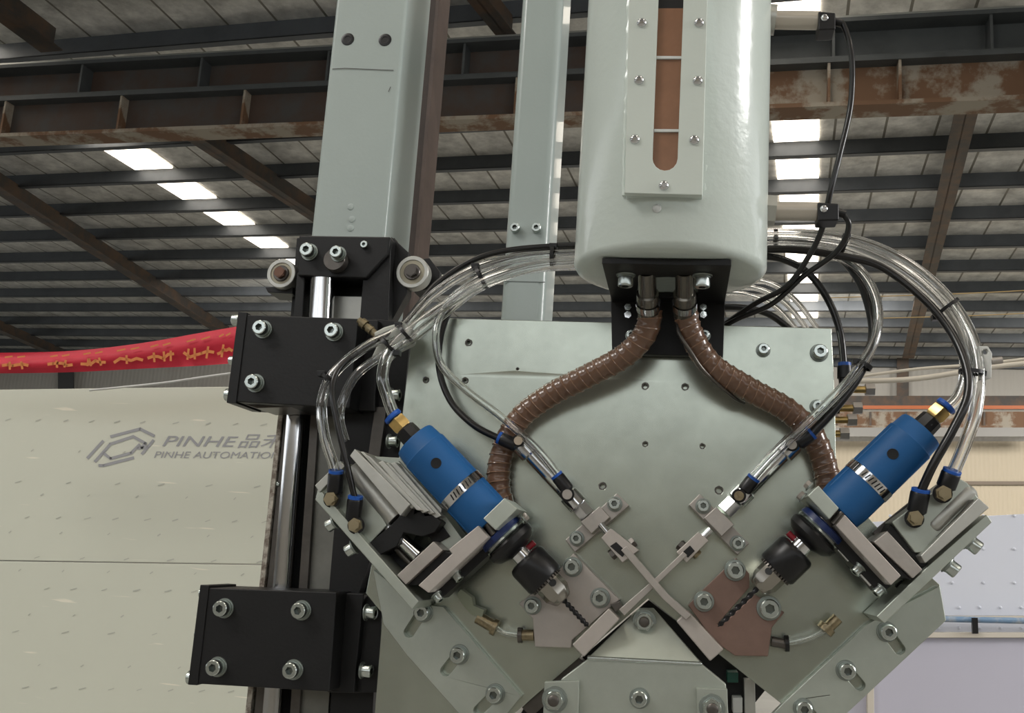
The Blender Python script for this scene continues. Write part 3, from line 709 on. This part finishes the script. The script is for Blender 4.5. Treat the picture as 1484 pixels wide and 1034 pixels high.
# ================================================================== DRILLS
def drill(lab, A, B, L, flip, sh=0, hole=None):
    """A: rear end of housing, B: bit tip, both (u, v, w); distances below in photo pixels along the axis"""
    a, b = pt(*A), pt(*B); k = (b - a).length / L
    t = thing('air_drill', lab, 'drill', a.lerp(b, .25))
    ax = (b - a).normalized(); fro = Vector((0, -1, 0)); side = ax.cross(fro).normalized(); fro = side.cross(ax).normalized()
    if fro.y > 0: fro = -fro
    P = lambda d: a + ax*k*d
    def la(nm, pr_, mt_, n=40, bev=0): return MB().lathe(a, b, [(d*k, r*k) for d, r in pr_], n).obj(nm, mt_, t, bev, 35)
    la('housing', [(0, 29), (1, 31.5), (4, 33), (22, 34.5), (24, 36), (100, 36.5), (150, 36.5), (166, 35), (168, 30)], M['blue'], 56)
    # long flat rib on the housing
    for s_ in (-1, 1):
        c0 = P(28) + (fro*.45 + side*s_*.9).normalized()*35.6*k; c1 = P(150) + (fro*.45 + side*s_*.9).normalized()*36*k
        MB().tube([c0, c1], .0006, 6).obj('housing_rib', M['blue'], t)
    la('hose_clamp', [(99, 36.8), (99, 37.6), (113, 37.6), (113, 36.8)], M['chrome'], 56)
    for i in range(7):
        an = math.radians(-34 + i*9); n_ = fro*math.cos(an) + side*math.sin(an); c = P(106) + n_*37.8*k; tg = ax.cross(n_)
        hw = tg*1.0*k; hh = ax*4.5*k + tg*1*k
        MB().prism([c - hw - hh, c + hw - hh, c + hw + hh, c - hw + hh], -n_*.0005).obj('clamp_slot', M['blackr'], t)
    n_ = (fro*math.cos(.95) - side*math.sin(.95)*(-1 if flip else 1)); c = P(106) + n_*39*k
    MB().lathe(c - ax*6*k, c + ax, [(0, 3*k), (12*k, 3*k)], 10).obj('clamp_screw', M['dsteel'], t)
    hd_, hs = hole; n_ = (fro*math.cos(hs) + side*math.sin(hs)); c = P(hd_) + n_*35.2*k
    MB().lathe(c, c + n_, [(0, 8*k), (1.6*k, 7.6*k), (1.5*k, 6.5*k)], 20).obj('throttle_hole', mat('hole_shade', (4, 5, 8), .6), t)  # black disc, slightly proud, painted for the darkness of the hole
    la('shaft', [(160, 16), (200, 16)], M['dsteel'])
    la('blue_collar', [(184 + sh, 30), (186 + sh, 35), (194 + sh, 36), (196 + sh, 32)], mat('navy', (26, 44, 92), .35), 40)
    la('lock_ring', [(195 + sh, 34), (199 + sh, 36), (203 + sh, 33)], M['zinc'], 40)
    la('cup', [(202 + sh, 30), (203 + sh, 37), (206 + sh, 39), (214 + sh, 38), (222 + sh, 30), (226 + sh, 18), (228 + sh, 14)], M['blackr'], 48)
    la('neck', [(222 + sh, 15), (240 + sh, 15)], M['chrome'])
    c = P(232 + sh); MB().lathe(c, c + side, [(-26*k, 4.5*k), (-14*k, 4.5*k)] if not flip else [(14*k, 4.5*k), (26*k, 4.5*k)], 12).obj('key_pin', M['red'], t)
    la('chuck_sleeve', [(238 + sh, 21), (240 + sh, 27), (243 + sh, 29), (246 + sh, 30), (280 + sh, 30), (283 + sh, 28)], M['blackr'], 48)
    m = MB(); n = 30
    for i in range(n):
        an = 2*math.pi*i/n; an2 = an + math.pi/n; e = [ax*0]
        X = fro*math.cos(an) + side*math.sin(an); T = ax.cross(X)
        q = P(281 + sh) + X*23.5*k
        m.prism([q - T*1.5*k - X*3*k, q + T*1.5*k - X*3*k, q + T*1.5*k + X*2.5*k, q - T*1.5*k + X*2.5*k], ax*6*k)
    m.obj('gear_teeth', M['dsteel'], t, 0, 0)
    la('chuck_nose', [(282 + sh, 21), (306 + sh, 21), (318 + sh, 14.5), (320 + sh, 12), (320.5 + sh, 5)], mat('chuck_steel', (160, 156, 148), .22, .9), 8)
    n_ = (fro*.9 - side*.35*(-1 if flip else 1)).normalized(); c = P(291 + sh) + n_*18.5*k
    MB().lathe(c, c + n_, [(0, 5.5*k), (2.6*k, 5.3*k)], 16).obj('key_hole', M['blackr'], t)
    # twist bit: flattened helical bar
    m = MB(); rings = []; s0 = 318 + sh; nn = 40
    for i in range(nn + 1):
        d = s0 + (L - s0)*i/nn; an = i*.55; r = 4.3 if i < nn - 3 else 4.3*(nn - i + .3)/3.5
        X = fro*math.cos(an) + side*math.sin(an); Y = ax.cross(X)
        rings.append([P(d) + (X*math.cos(2*math.pi*j/12)*r + Y*math.sin(2*math.pi*j/12)*r*.62)*k for j in range(12)])
    m.loops(rings); m.obj('drill_bit', mat('bit_steel', (44, 44, 46), .3, .6), t, 0, 50)
    # air inlet
    la('inlet_nut', [(-22, 14), (-20, 16), (-3, 17), (4, 19)], M['blackr'], 8)
    la('brass_nipple', [(-42, 13), (-40, 15), (-26, 15.5), (-21, 13)], M['brass'], 6)
    la('release_ring', [(-51, 10), (-50, 14), (-45, 14.5), (-43, 12)], M['bluer'], 28)
    return t
WDR = 46
dl = drill('blue air drill on the left, chuck pointing down right', (600, 637, WDR), (853, 909, WDR - 16), 371, False, 0, (54, -.1))
dr = drill('blue air drill on the right, chuck pointing down left', (1336, 622, WDR), (1040, 909, WDR - 16), 411, True, 9, (59, .15))

# ---- clamps holding the drills
def clampset(lab, blocks, tw):
    t = thing('drill_clamp', lab, 'clamp', pt(*blocks[0][0][0], 40))
    for poly, w0, w1, mt_, nm in blocks: PR(nm, poly, w0, w1, mt_, t, .6)
    return t
lc = clampset('split steel clamp gripping the left blue drill', [
    ([(731, 722), (750, 738), (718, 769), (700, 752)], 66, 22, M['plate2'], 'clamp_jaw'),
    ([(693, 762), (708, 779), (621, 860), (606, 849), (655, 803), (650, 797)], 62, 26, M['pink'], 'clamp_arm'),
    ([(708, 779), (722, 792), (640, 868), (622, 860)], 40, 18, M['black'], 'spacer_block')], 0)
cyl('clamp_bolt', (697, 747, 52), (716, 775, 52), 5, M['dsteel'], lc)
for u, v in ((752, 742), (764, 750)): screw(lc, u - 6, v + 2, 44, 6.5, 'hex', (.7, 0, .6), washer=True, mt=M['steel'])
for u, v in ((660, 832), (632, 862)): screw(lc, u, v, 42, 7, 'socket', (.69, -.2, -.72))
rc = clampset('split steel clamp gripping the right blue drill', [
    ([(1186, 704), (1216, 737), (1202, 753), (1170, 719)], 66, 22, M['plate2'], 'clamp_jaw'),
    ([(1224, 746), (1306, 835), (1291, 849), (1211, 762)], 62, 26, M['pink'], 'clamp_arm'),
    ([(1211, 764), (1290, 850), (1276, 862), (1200, 780)], 44, 20, M['black'], 'spacer_block')], 0)
cyl('clamp_bolt', (1207, 760, 52), (1222, 742, 52), 5, M['dsteel'], rc)
for u, v in ((1174, 706), (1164, 722)): screw(rc, u, v, 44, 6.5, 'hex', (-.7, 0, .6), washer=True, mt=M['steel'])
for u, v in ((1247, 822), (1278, 853)): screw(rc, u, v, 42, 7.5, 'socket', (-.69, -.2, -.68))
for u, v in ((1223, 804), (1255, 840)): cyl('dowel', (u - 8, v - 10, 40), (u + 8, v + 8, 40), 3.8, M['chrome'], rc)

# ================================================================== SLIDE CYLINDERS
sl = thing('slide_cylinder', 'finned aluminium slide cylinder beside the left blue drill', 'cylinder', pt(540, 760, 30))
PR('body', [(457, 722), (462, 702), (494, 671), (512, 682), (561, 762), (533, 792)], 46, 14, M['plate2'], sl, .8)
PR('mount_face', [(456, 704), (493, 668), (500, 676), (463, 714)], 50, 16, M['alu'], sl)
cyl('barrel', (512, 679, 42), (574, 752, 42), 16, M['alu'], sl, 32)
fins = [((507, 661), (514, 651), (594, 731), (580, 748), 62), ((522, 655), (527, 655), (603, 733), (596, 738), 58), ((530, 660), (535, 661), (612, 740), (604, 740), 60), ((548, 671), (555, 668), (622, 741), (612, 744), 56),
        ((557, 672), (563, 671), (630, 744), (622, 746), 52), ((566, 672), (573, 670), (640, 748), (630, 752), 48), ((577, 668), (582, 674), (640, 738), (638, 758), 40)]
for a, b, c, d, w in fins: PR('fin', [a, b, c, d], w, 20, M['alu'], sl, .4)
PR('fin_base', [(512, 660), (580, 664), (640, 740), (676, 790), (650, 800), (590, 752)], 34, 10, M['plate2'], sl, .4)
PR('end_cap', [(531, 791), (566, 762), (590, 736), (602, 736), (600, 745), (612, 739), (616, 748), (628, 746), (640, 757), (630, 772), (612, 778), (585, 772), (575, 792), (548, 806)], 48, 12, M['black'], sl, .6)
PR('shade_block', [(536, 795), (568, 768), (612, 806), (578, 838)], 24, 4, M['black'], sl)  # black block standing in for the dark shadow between rod and bracket
PR('bumper', [(608, 758), (634, 752), (652, 778), (630, 790)], 36, 10, M['black'], sl)
cyl('piston_rod', (560, 762, 38), (606, 806, 38), 11, M['chrome'], sl, 28)
cyl('guide_pin', (555, 776, 34), (596, 818, 34), 5, M['dsteel'], sl)
PR('end_plate', [(628, 785), (642, 798), (588, 848), (575, 834)], 56, 14, M['steel'], sl, .6)
PR('end_plate_back', [(642, 799), (656, 803), (606, 849), (590, 849)], 50, 14, M['black'], sl, .6)
for u, v in ((486, 757), (514, 793)): screw(sl, u, v, 34, 9, 'socket', (-.72, 0, -.5))
for u, v in ((573, 770),): pass

sr = thing('slide_cylinder', 'aluminium slide cylinder beside the right blue drill', 'cylinder', pt(1370, 760, 30))
PR('body', [(1292, 757), (1384, 690), (1402, 700), (1418, 722), (1345, 800), (1326, 802)], 46, 14, M['plate2'], sr, .8)
cyl('barrel', (1346, 770, 40), (1408, 708, 40), 15, M['alu'], sr, 32, prof=[(0, 8), (.06, 14), (.1, 15), (.9, 15), (.95, 14), (1, 9)])
PR('side_rail', [(1418, 722), (1434, 736), (1354, 806), (1341, 817), (1334, 806)], 56, 14, M['alu'], sr, .6)
PR('rail_groove', [(1410, 724), (1420, 732), (1346, 806), (1338, 800)], 50, 40, M['dsteel'], sr, .3)
PR('end_cap', [(1290, 760), (1300, 768), (1346, 808), (1344, 824), (1334, 822), (1284, 772)], 42, 14, M['black'], sr, .6)
cyl('piston_rod', (1302, 795, 36), (1330, 772, 36), 9, M['dsteel'], sr)
cyl('piston_rod', (1322, 822, 36), (1342, 806, 36), 6, M['chrome'], sr)
PR('end_plate', [(1266, 786), (1286, 770), (1337, 826), (1323, 839)], 56, 14, M['steel'], sr, .6)
PR('end_plate_back', [(1264, 785), (1268, 789), (1321, 841), (1306, 836)], 52, 16, M['black'], sr, .6)
PR('side_shim', [(1265, 772), (1270, 780), (1320, 742), (1336, 722), (1332, 718)], 22, 14, M['dsteel'], sr, .4)
for u, v in ((1404, 785), (1372, 818)): screw(sr, u, v, 30, 10, 'socket', (.7, -.1, -.55))
cyl('cushion_screw', (1300, 856, 22), (1316, 846, 22), 8, M['chrome'], sr)

# ---- L brackets with slotted feet
lb = thing('angle_bracket', 'left slotted steel angle bracket carrying the finned cylinder', 'bracket', pt(650, 950, 5))
PR('upright', [(456, 724), (466, 713), (607, 872), (597, 884)], 56, 3, M['plate2'], lb, .6)
PR('foot', [(541, 826), (585, 862), (606, 876), (642, 880), (755, 1010), (712, 1062), (690, 1062), (590, 950), (556, 905)], 8, .3, M['plate2'], lb, .5,
   [slot(610, 890, 593, 917, 8, 8), slot(662, 952, 646, 973, 8, 8), slot(716, 1008, 694, 1030, 8, 8)])
for u, v in ((614, 888), (666, 949), (718, 1006)): screw(lb, u, v, 8, 11)
rb_ = thing('angle_bracket', 'right slotted steel angle bracket carrying the plain cylinder', 'bracket', pt(1290, 950, 5))
PR('upright', [(1438, 757), (1430, 746), (1344, 822), (1270, 894), (1282, 904)], 50, 3, M['plate2'], rb_, .6)
PR('foot', [(1255, 907), (1278, 893), (1362, 850), (1371, 900), (1198, 1062), (1100, 1055), (1136, 1019)], 8, .3, M['plate2'], rb_, .5,
   [slot(1284, 915, 1304, 942, 8, 8), slot(1222, 966, 1246, 994, 8, 8), slot(1162, 1022, 1182, 1044, 8, 8)])
for u, v in ((1285, 916), (1226, 972), (1164, 1027)): screw(rb_, u, v, 8, 10.5)

# ================================================================== DRILL GUIDES, STOP BARS
gl = thing('drill_guide', 'pale steel drill guide plate under the left drill bit', 'guide', pt(820, 900, 8))
PR('guide_plate', [(831, 802), (898, 870), (880, 884), (846, 914), (829, 928), (828, 940), (775, 938), (772, 897), (752, 875), (766, 864), (790, 850)], 14, .5, M['pink'], gl, .6)
for u, v, r in ((830, 822, 11), (870, 867, 11), (772, 878, 10)): screw(gl, u, v, 14, r)
PR('end_tab', [(884, 876), (898, 872), (902, 880), (892, 888)], 20, 14, M['dsteel'], gl)
gr = thing('drill_guide', 'copper-tinted drill guide plate under the right drill bit', 'guide', pt(1070, 900, 8))
PR('guide_plate', [(1067, 809), (1086, 832), (1086, 852), (1040, 905), (1044, 908), (1094, 862), (1137, 888), (1119, 910), (1113, 952), (1065, 951), (1035, 930), (997, 878), (1018, 856)], 14, .5, M['copper'], gr, .6)
for u, v, r in ((1065, 827, 11.5), (1020, 872, 11), (1114, 882, 13)): screw(gr, u, v, 14, r)
bl = PR('stop_bar', [(882, 882), (898, 898), (846, 953), (829, 935)], 30, 14.5, M['pink'], None, .8); tag(bl, 'pale steel stop bar at the foot of the left drill guide', 'bar')
br = PR('stop_bar', [(997, 886), (980, 901), (1029, 959), (1049, 942)], 30, 14.5, M['pink'], None, .8); tag(br, 'pale steel stop bar at the foot of the right drill guide', 'bar')

# ---- crossing blades with clevises
def blade(lab, clev, slit, bld, w, bolts, rodp):
    t = thing('cutter_arm', lab, 'arm', pt(clev[0][0], clev[0][1], w))
    PR('clevis', clev, w + 7, w - 7, M['pink'], t, .5)
    PR('clevis_slit', slit, w + 7.4, w + 6.9, M['blackr'], t, 0)
    PR('blade', bld, w + 9, w - 5, M['steel'], t, .4)
    for u, v, r, d, mt_ in bolts: screw(t, u, v, w, r, 'hex', d, washer=False, mt=mt_)
    cyl('threaded_rod', rodp[0] + (w,), rodp[1] + (w,), 5, M['chrome'], t)
    return t
blade('long thin blade slanting down right from the left clevis', [(885, 766), (871, 780), (902, 816), (926, 798)], [(893, 786), (884, 792), (902, 808), (908, 800)], [(903, 795), (908, 792), (968, 862), (1002, 892), (994, 899), (960, 868), (900, 798)], 26,
      [(915, 789, 8, (.7, 0, .6), M['dsteel']), (890, 802, 8, (-.7, 0, -.6), M['dsteel'])], ((870, 760), (880, 772)))
blade('long thin blade slanting down left from the right clevis', [(1012, 771), (1027, 784), (995, 816), (980, 801)], [(1000, 791), (1007, 799), (997, 809), (990, 800)], [(990, 800), (996, 805), (905, 893), (897, 884), (950, 838)], 18,
      [(989, 793, 8, (-.7, 0, .6), M['dsteel']), (1008, 802, 7, (.7, 0, -.6), M['brassd'])], ((1018, 780), (1030, 768)))

# ---- mini cylinders
def mini(lab, base, top, s1, s2, bar0, bar1, nut, rpx=13.5, rear=None, fx=1):
    t = thing('mini_cylinder', lab, 'cylinder', pt(*bar1))
    PR('mount_bar', base, 12, .5, M['steel'], t, .6)
    PR('mount_block', top, 26, 12, M['steel'], t, .6)
    for u, v in (s1, s2): screw(t, u, v, 12, 8.5)
    cyl('barrel', bar0, bar1, rpx, M['chrome'], t, 28, prof=[(0, rpx*.8), (.03, rpx*1.15), (.2, rpx*1.15), (.22, rpx*.85), (.8, rpx*.85), (.82, rpx*1.1), (.98, rpx*1.1), (1, rpx*.8)])
    cyl('lock_nut', nut[0], nut[1], 13, M['chrome'], t, 6)
    return t
ml = mini('left mini air cylinder slanting down right across the plate', [(894, 715), (912, 733), (833, 801), (819, 783)], [(869, 734), (884, 750), (857, 774), (841, 757)], (891, 731), (836, 781), (752, 640, 22), (840, 735, 20), ((836, 730, 20), (852, 748, 20)))
PR('switch_rail', [(752, 650), (766, 656), (836, 728), (828, 736)], 22, 6, M['blackr'], ml)
mr = mini('right mini air cylinder slanting down left across the plate', [(1014, 716), (998, 732), (1069, 805), (1086, 788)], [(1038, 735), (1020, 751), (1046, 778), (1064, 761)], (1019, 734), (1069, 788), (1152, 640, 22), (1066, 727, 20), ((1064, 728, 20), (1050, 742, 20)))

# ---- push-in elbow fittings (body, blue ring, brass banjo)
def elbow(lab, tube_end, body, knob, r=10, kr=11, kmat=None, kd=(0, -1, 0), hexk=True):
    """tube_end: where the tube enters; body: far end of black body; knob: centre of banjo"""
    t = thing('elbow_fitting', lab, 'fitting', pt(*body), 'elbow fittings on the cylinders')
    cyl('body', tube_end, body, r, M['blackr'], t, 24, prof=[(0, r*.9), (.08, r), (.9, r), (1, r*.8)])
    a, b = Vector(tube_end), Vector(body); d = (a - b).normalized(); e = a + d*4
    cyl('release_ring', tuple(e), tube_end, r*.95, M['bluer'], t)
    cyl('hub', (knob[0], knob[1], knob[2] - 12), knob, kr*1.15, M['blackr'], t)
    if hexk:
        screw(t, knob[0], knob[1], knob[2], kr, 'hex', kd, washer=False, mt=kmat or M['brassd'])
        screw(t, knob[0], knob[1], knob[2] + 4, kr*.62, 'hex', kd, washer=False, mt=kmat or M['brassd'])
    else: cyl('banjo_head', knob, (knob[0], knob[1], knob[2] + 7), kr*.8, kmat or M['brassd'], t, 20)
    return t
elbow('upper elbow fitting on the left finned cylinder', (487, 686, 56), (485, 716, 52), (481, 724, 56), 12, 11)
elbow('lower elbow fitting on the left finned cylinder', (515, 723, 56), (512, 755, 52), (516, 762, 56), 12, 11)
elbow('upper elbow fitting on the right cylinder', (1379, 685, 56), (1370, 708, 52), (1366, 716, 56), 13, 11)
elbow('lower elbow fitting on the right cylinder', (1334, 713, 56), (1328, 744, 52), (1325, 752, 56), 13, 11)
beige = mat('beige_metal', (190, 176, 158), .4, .5)
elbow('upper elbow fitting on the left mini cylinder', (726, 636, 30), (748, 646, 30), (751, 639, 34), 10, 8, beige, hexk=False)
elbow('lower elbow fitting on the left mini cylinder', (808, 691, 34), (824, 712, 32), (822, 717, 36), 10, 9, M['steel'], hexk=False)
elbow('upper elbow fitting on the right mini cylinder', (1175, 630, 32), (1156, 644, 30), (1148, 645, 34), 10, 8, M['steel'], hexk=False)
elbow('lower elbow fitting on the right mini cylinder', (1091, 695, 34), (1078, 712, 32), (1071, 719, 36), 10, 8.5, M['brassd'], hexk=False)
t = thing('push_fitting', 'black push-in fitting with blue ring at the plate\'s upper right edge', 'fitting', pt(1226, 560, 10))
cyl('body', (1224, 531, -4), (1226, 575, -4), 11, M['blackr'], t, prof=[(0, 10), (.4, 11), (.42, 9), (.8, 9), (1, 6)]); cyl('release_ring', (1224, 526, -4), (1224, 531, -4), 9, M['bluer'], t)
for i, (u, v) in enumerate(((1240, 565), (1222, 592), (1214, 609), (1203, 629))):
    t = thing('brass_nipple', ('topmost', 'second from top', 'third from top', 'lowest')[i] + ' of the small brass nipples on the plate\'s right edge', 'fitting', pt(u, v, -12), 'brass nipples on the plate edge')
    cyl('stem', (u - 18, v, -12), (u + 16, v, -12), 5, M['brass'], t); cyl('nut', (u + 14, v, -12), (u + 27, v, -12), 9, M['steel'], t, 6)
    cyl('shoulder', (u - 20, v, -12), (u - 6, v, -12), 8, M['blackr'] if i != 0 else M['brassd'], t)

# ---- coolant nozzles
nz = thing('coolant_nozzle', 'left clear coolant tube with brass ends below the black chuck', 'nozzle', pt(720, 905, 12))
PR('plastic_joint', [(661, 862), (668, 854), (684, 866), (686, 878), (702, 884), (698, 896), (684, 892), (672, 880)], 18, 8, mat('olive_plastic', (140, 146, 126), .5), nz)
cyl('brass_barrel', (692, 895, 14), (716, 909, 14), 9, M['brassd'], nz); cyl('brass_collar', (714, 908, 14), (720, 911, 14), 12, M['brassd'], nz)
MB().tube(spline(pp([(718, 910, 14), (732, 918, 14), (752, 921, 12)]), 8), mm(4, 14), 12, True, .6).obj('tube', M['clear'], nz)
cyl('brass_plug', (754, 921, 10), (774, 921, 10), 8, M['brassd'], nz); cyl('plug_collar', (751, 921, 10), (757, 921, 10), 11, M['dsteel'], nz)
nz = thing('coolant_nozzle', 'right clear coolant tube with a brass end below the copper-tinted guide', 'nozzle', pt(1160, 925, 12))
cyl('brass_barrel', (1214, 896, 14), (1196, 914, 14), 8, M['brassd'], nz); cyl('brass_collar', (1200, 908, 14), (1194, 915, 14), 12, M['brassd'], nz)
MB().tube(spline(pp([(1196, 915, 14), (1172, 926, 14), (1142, 933, 12)]), 8), mm(4, 14), 12, True, .6).obj('tube', M['clear'], nz)
cyl('brass_plug', (1140, 934, 10), (1118, 930, 10), 7, M['dsteel'], nz); cyl('plug_collar', (1143, 933, 10), (1137, 933, 10), 11, M['blackr'], nz)

# ================================================================== AIR TUBES
def ctube(lab, path, r): tag(hoseobj('air_tube', path, r, M['clear'], None, 10, 16, .62), lab, 'tube', 'clear air tubes of the machine')
def btube(lab, path, r): tag(hoseobj('air_tube', path, r, M['cable'], None, 10, 12), lab, 'tube', 'black air tubes of the machine')
ctube('thick clear tube from behind the tank to the left blue drill', [(860, 380, 9), (825, 382, 9), (770, 388, 14), (700, 410, 20), (640, 446, 22), (597, 478, 32), (566, 508, 42), (554, 545, 46), (562, 578, 46), (570, 600, 46)], 9)
ctube('clear tube sweeping over the black block to the left cylinder\'s upper elbow', [(860, 368, 2), (800, 370, 2), (740, 376, 6), (680, 394, 12), (625, 430, 20), (580, 477, 32), (530, 503, 44), (485, 540, 50), (467, 580, 54), (470, 630, 56), (483, 672, 56), (487, 690, 56)], 8)
ctube('clear tube lying against the thick clear one in the left bundle', [(860, 386, -1), (800, 387, -1), (745, 396, 3), (690, 420, 10), (640, 458, 18), (596, 492, 34), (560, 512, 36), (520, 540, 36), (500, 572, 36), (492, 605, 38), (500, 640, 38)], 7)
ctube('thin clear tube looping down to the left mini cylinder\'s lower elbow', [(860, 374, -8), (800, 376, -8), (740, 386, -4), (690, 406, 4), (650, 438, 14), (632, 478, 26), (638, 526, 28), (672, 563, 32), (725, 604, 38), (775, 648, 38), (808, 688, 34)], 6)
btube('black tube looping down to the left mini cylinder\'s upper elbow', [(870, 362, -13), (800, 362, -13), (740, 372, -11), (700, 396, -6), (664, 432, 4), (642, 475, 14), (636, 530, 18), (652, 580, 22), (686, 616, 28), (726, 637, 30)], 5)
btube('black tube sweeping down to the left cylinder\'s lower elbow', [(870, 356, -3), (800, 357, -3), (730, 364, 0), (680, 380, 6), (630, 414, 14), (585, 468, 26), (540, 496, 40), (497, 528, 52), (482, 560, 58), (488, 610, 60), (502, 670, 60), (514, 722, 56)], 4.6)
ctube('outer clear tube arching from the tank to the right blue drill', [(1085, 348, 9), (1130, 346, 9), (1180, 348, 12), (1235, 358, 10), (1300, 388, 20), (1352, 430, 30), (1388, 478, 38), (1402, 530, 44), (1393, 572, 46), (1374, 594, 46)], 10)
ctube('outermost clear tube arching to the right cylinder\'s upper elbow', [(1085, 340, -1), (1130, 339, -1), (1190, 342, 1), (1250, 352, 8), (1312, 380, 18), (1366, 424, 28), (1402, 475, 40), (1418, 530, 50), (1415, 590, 56), (1400, 640, 58), (1381, 686, 56)], 8.5)
btube('black tube arching under the clear ones to the right cylinder\'s lower elbow', [(1085, 362, 13), (1150, 362, 13), (1210, 370, 18), (1275, 386, 22), (1335, 430, 34), (1376, 478, 44), (1400, 530, 54), (1402, 575, 60), (1380, 625, 62), (1352, 675, 60), (1335, 712, 56)], 6)
ctube('clear tube looping inside the arch to the right mini cylinder\'s lower elbow', [(1085, 360, -1), (1150, 360, 0), (1210, 370, 5), (1250, 396, 14), (1271, 440, 22), (1268, 490, 28), (1240, 540, 34), (1196, 588, 40), (1150, 632, 42), (1118, 662, 40), (1092, 692, 36)], 7)
btube('black tube looping inside the arch to the right mini cylinder\'s upper elbow', [(1085, 352, -10), (1150, 353, -10), (1205, 366, -5), (1240, 398, 8), (1260, 446, 16), (1264, 496, 24), (1244, 545, 28), (1210, 592, 32), (1176, 629, 32)], 6.5)
btube('black tube falling to the push-in fitting at the plate edge', [(1085, 370, -10), (1130, 375, -10), (1170, 395, -10), (1200, 435, -8), (1217, 480, -6), (1223, 528, -4)], 5.2)
for i, (dx, lab) in enumerate(((0, 'lowest'), (12, 'second lowest'), (24, 'highest'))):
    ctube(lab + ' of the three clear tubes dipping behind the plate right of the tank', [(1040 + dx, 425 - dx*.5, -24), (1085 + dx, 428 - dx*.8, -24), (1125 + dx, 446 - dx*.6, -26), (1160 + dx, 485 - dx*.4, -28)], 4)
btube('black tube dipping behind the plate right of the tank', [(1035, 446, -20), (1075, 446, -20), (1115, 456, -22), (1150, 482, -26)], 5)

# cable ties
def tie(lab, u, v, w, ang, r, wd=5, head=True):
    """ring around a bundle whose direction in the picture plane is ang degrees"""
    t = thing('cable_tie', lab, 'cable tie', pt(u, v, w), 'cable ties on the tube bundles'); a = math.radians(ang); dx, dy = math.cos(a)*wd/2, math.sin(a)*wd/2
    A, B = pt(u - dx, v - dy, w), pt(u + dx, v + dy, w); L = (B - A).length; k = mm(r, w)
    MB().lathe(A, B, [(0, k), (L, k), (L, k*.86), (0, k*.86)], 24, False).obj('strap', M['blackr'], t)
    if head:
        nx, ny = -math.sin(a), math.cos(a); s_ = -1 if head is True else head
        PR('lock_head', [(u + s_*nx*r - 6, v + s_*ny*r - 4), (u + s_*nx*r + 6, v + s_*ny*r - 4), (u + s_*nx*r + 5, v + s_*ny*r + 4), (u + s_*nx*r - 5, v + s_*ny*r + 4)], w + 3, w - 3, M['blackr'], t, .4)
    return t
tie('cable tie round the left bundle nearest the tank', 801, 373, 0, 2, 17)
tie('cable tie round the left bundle above the narrow post', 697, 402, 12, -28, 19)
tie('cable tie at the right end of the left bundle\'s manifold', 588, 484, 32, -40, 17)
tie('cable tie crossing the clear tubes just above the manifold\'s lower arm', 562, 500, 42, -45, 16, 5, 1)
tie('cable tie round two tubes in front of the upper slide block', 476, 548, 54, -60, 13)
tie('cable tie on the tubes right beside the tank', 1124, 346, 0, 0, 14, 5, False)
tie('cable tie at the top of the right arch', 1222, 358, 8, 20, 17, 7)
tie('cable tie halfway down the right arch', 1372, 446, 34, 48, 20, 5, 1)
tie('cable tie round the inner loop beside the plate edge', 1252, 530, 30, 120, 12, 6, 1)
tie('cable tie joining the arch to the clear clip', 1408, 540, 50, 95, 17, 5, -1)

# Y manifold in the left bundle, clip on the right
yb = thing('tube_manifold', 'pale plastic Y manifold in the left tube bundle', 'manifold', pt(570, 495, 24))
PR('body', [(541, 482), (556, 474), (584, 466), (596, 476), (594, 494), (570, 506), (552, 524), (537, 520), (546, 500)], 34, 16, mat('milky_plastic', (186, 188, 180), .35), yb, 1.5)
for i, (u, v) in enumerate(((524, 467), (533, 475), (541, 482))): cyl('brass_ring', (u, v, 26), (u + 6, v + 5, 26), 8 - i, M['brassd'], yb)
cyl('stem', (520, 464, 26), (550, 488, 26), 5, M['brassd'], yb)
cc = thing('tube_clip', 'translucent plastic clip standing on the outer right tubes', 'clip', pt(1425, 525, 46))
PR('clip_plate', [(1417, 502), (1432, 502), (1438, 512), (1437, 548), (1420, 552), (1418, 530)], 50, 46, mat('clip_plastic', (200, 202, 198), .35), cc, .6, [circ(1428, 510, 4, 50)])
cyl('peg', (1436, 524, 48), (1452, 522, 48), 5, M['steel'], cc)
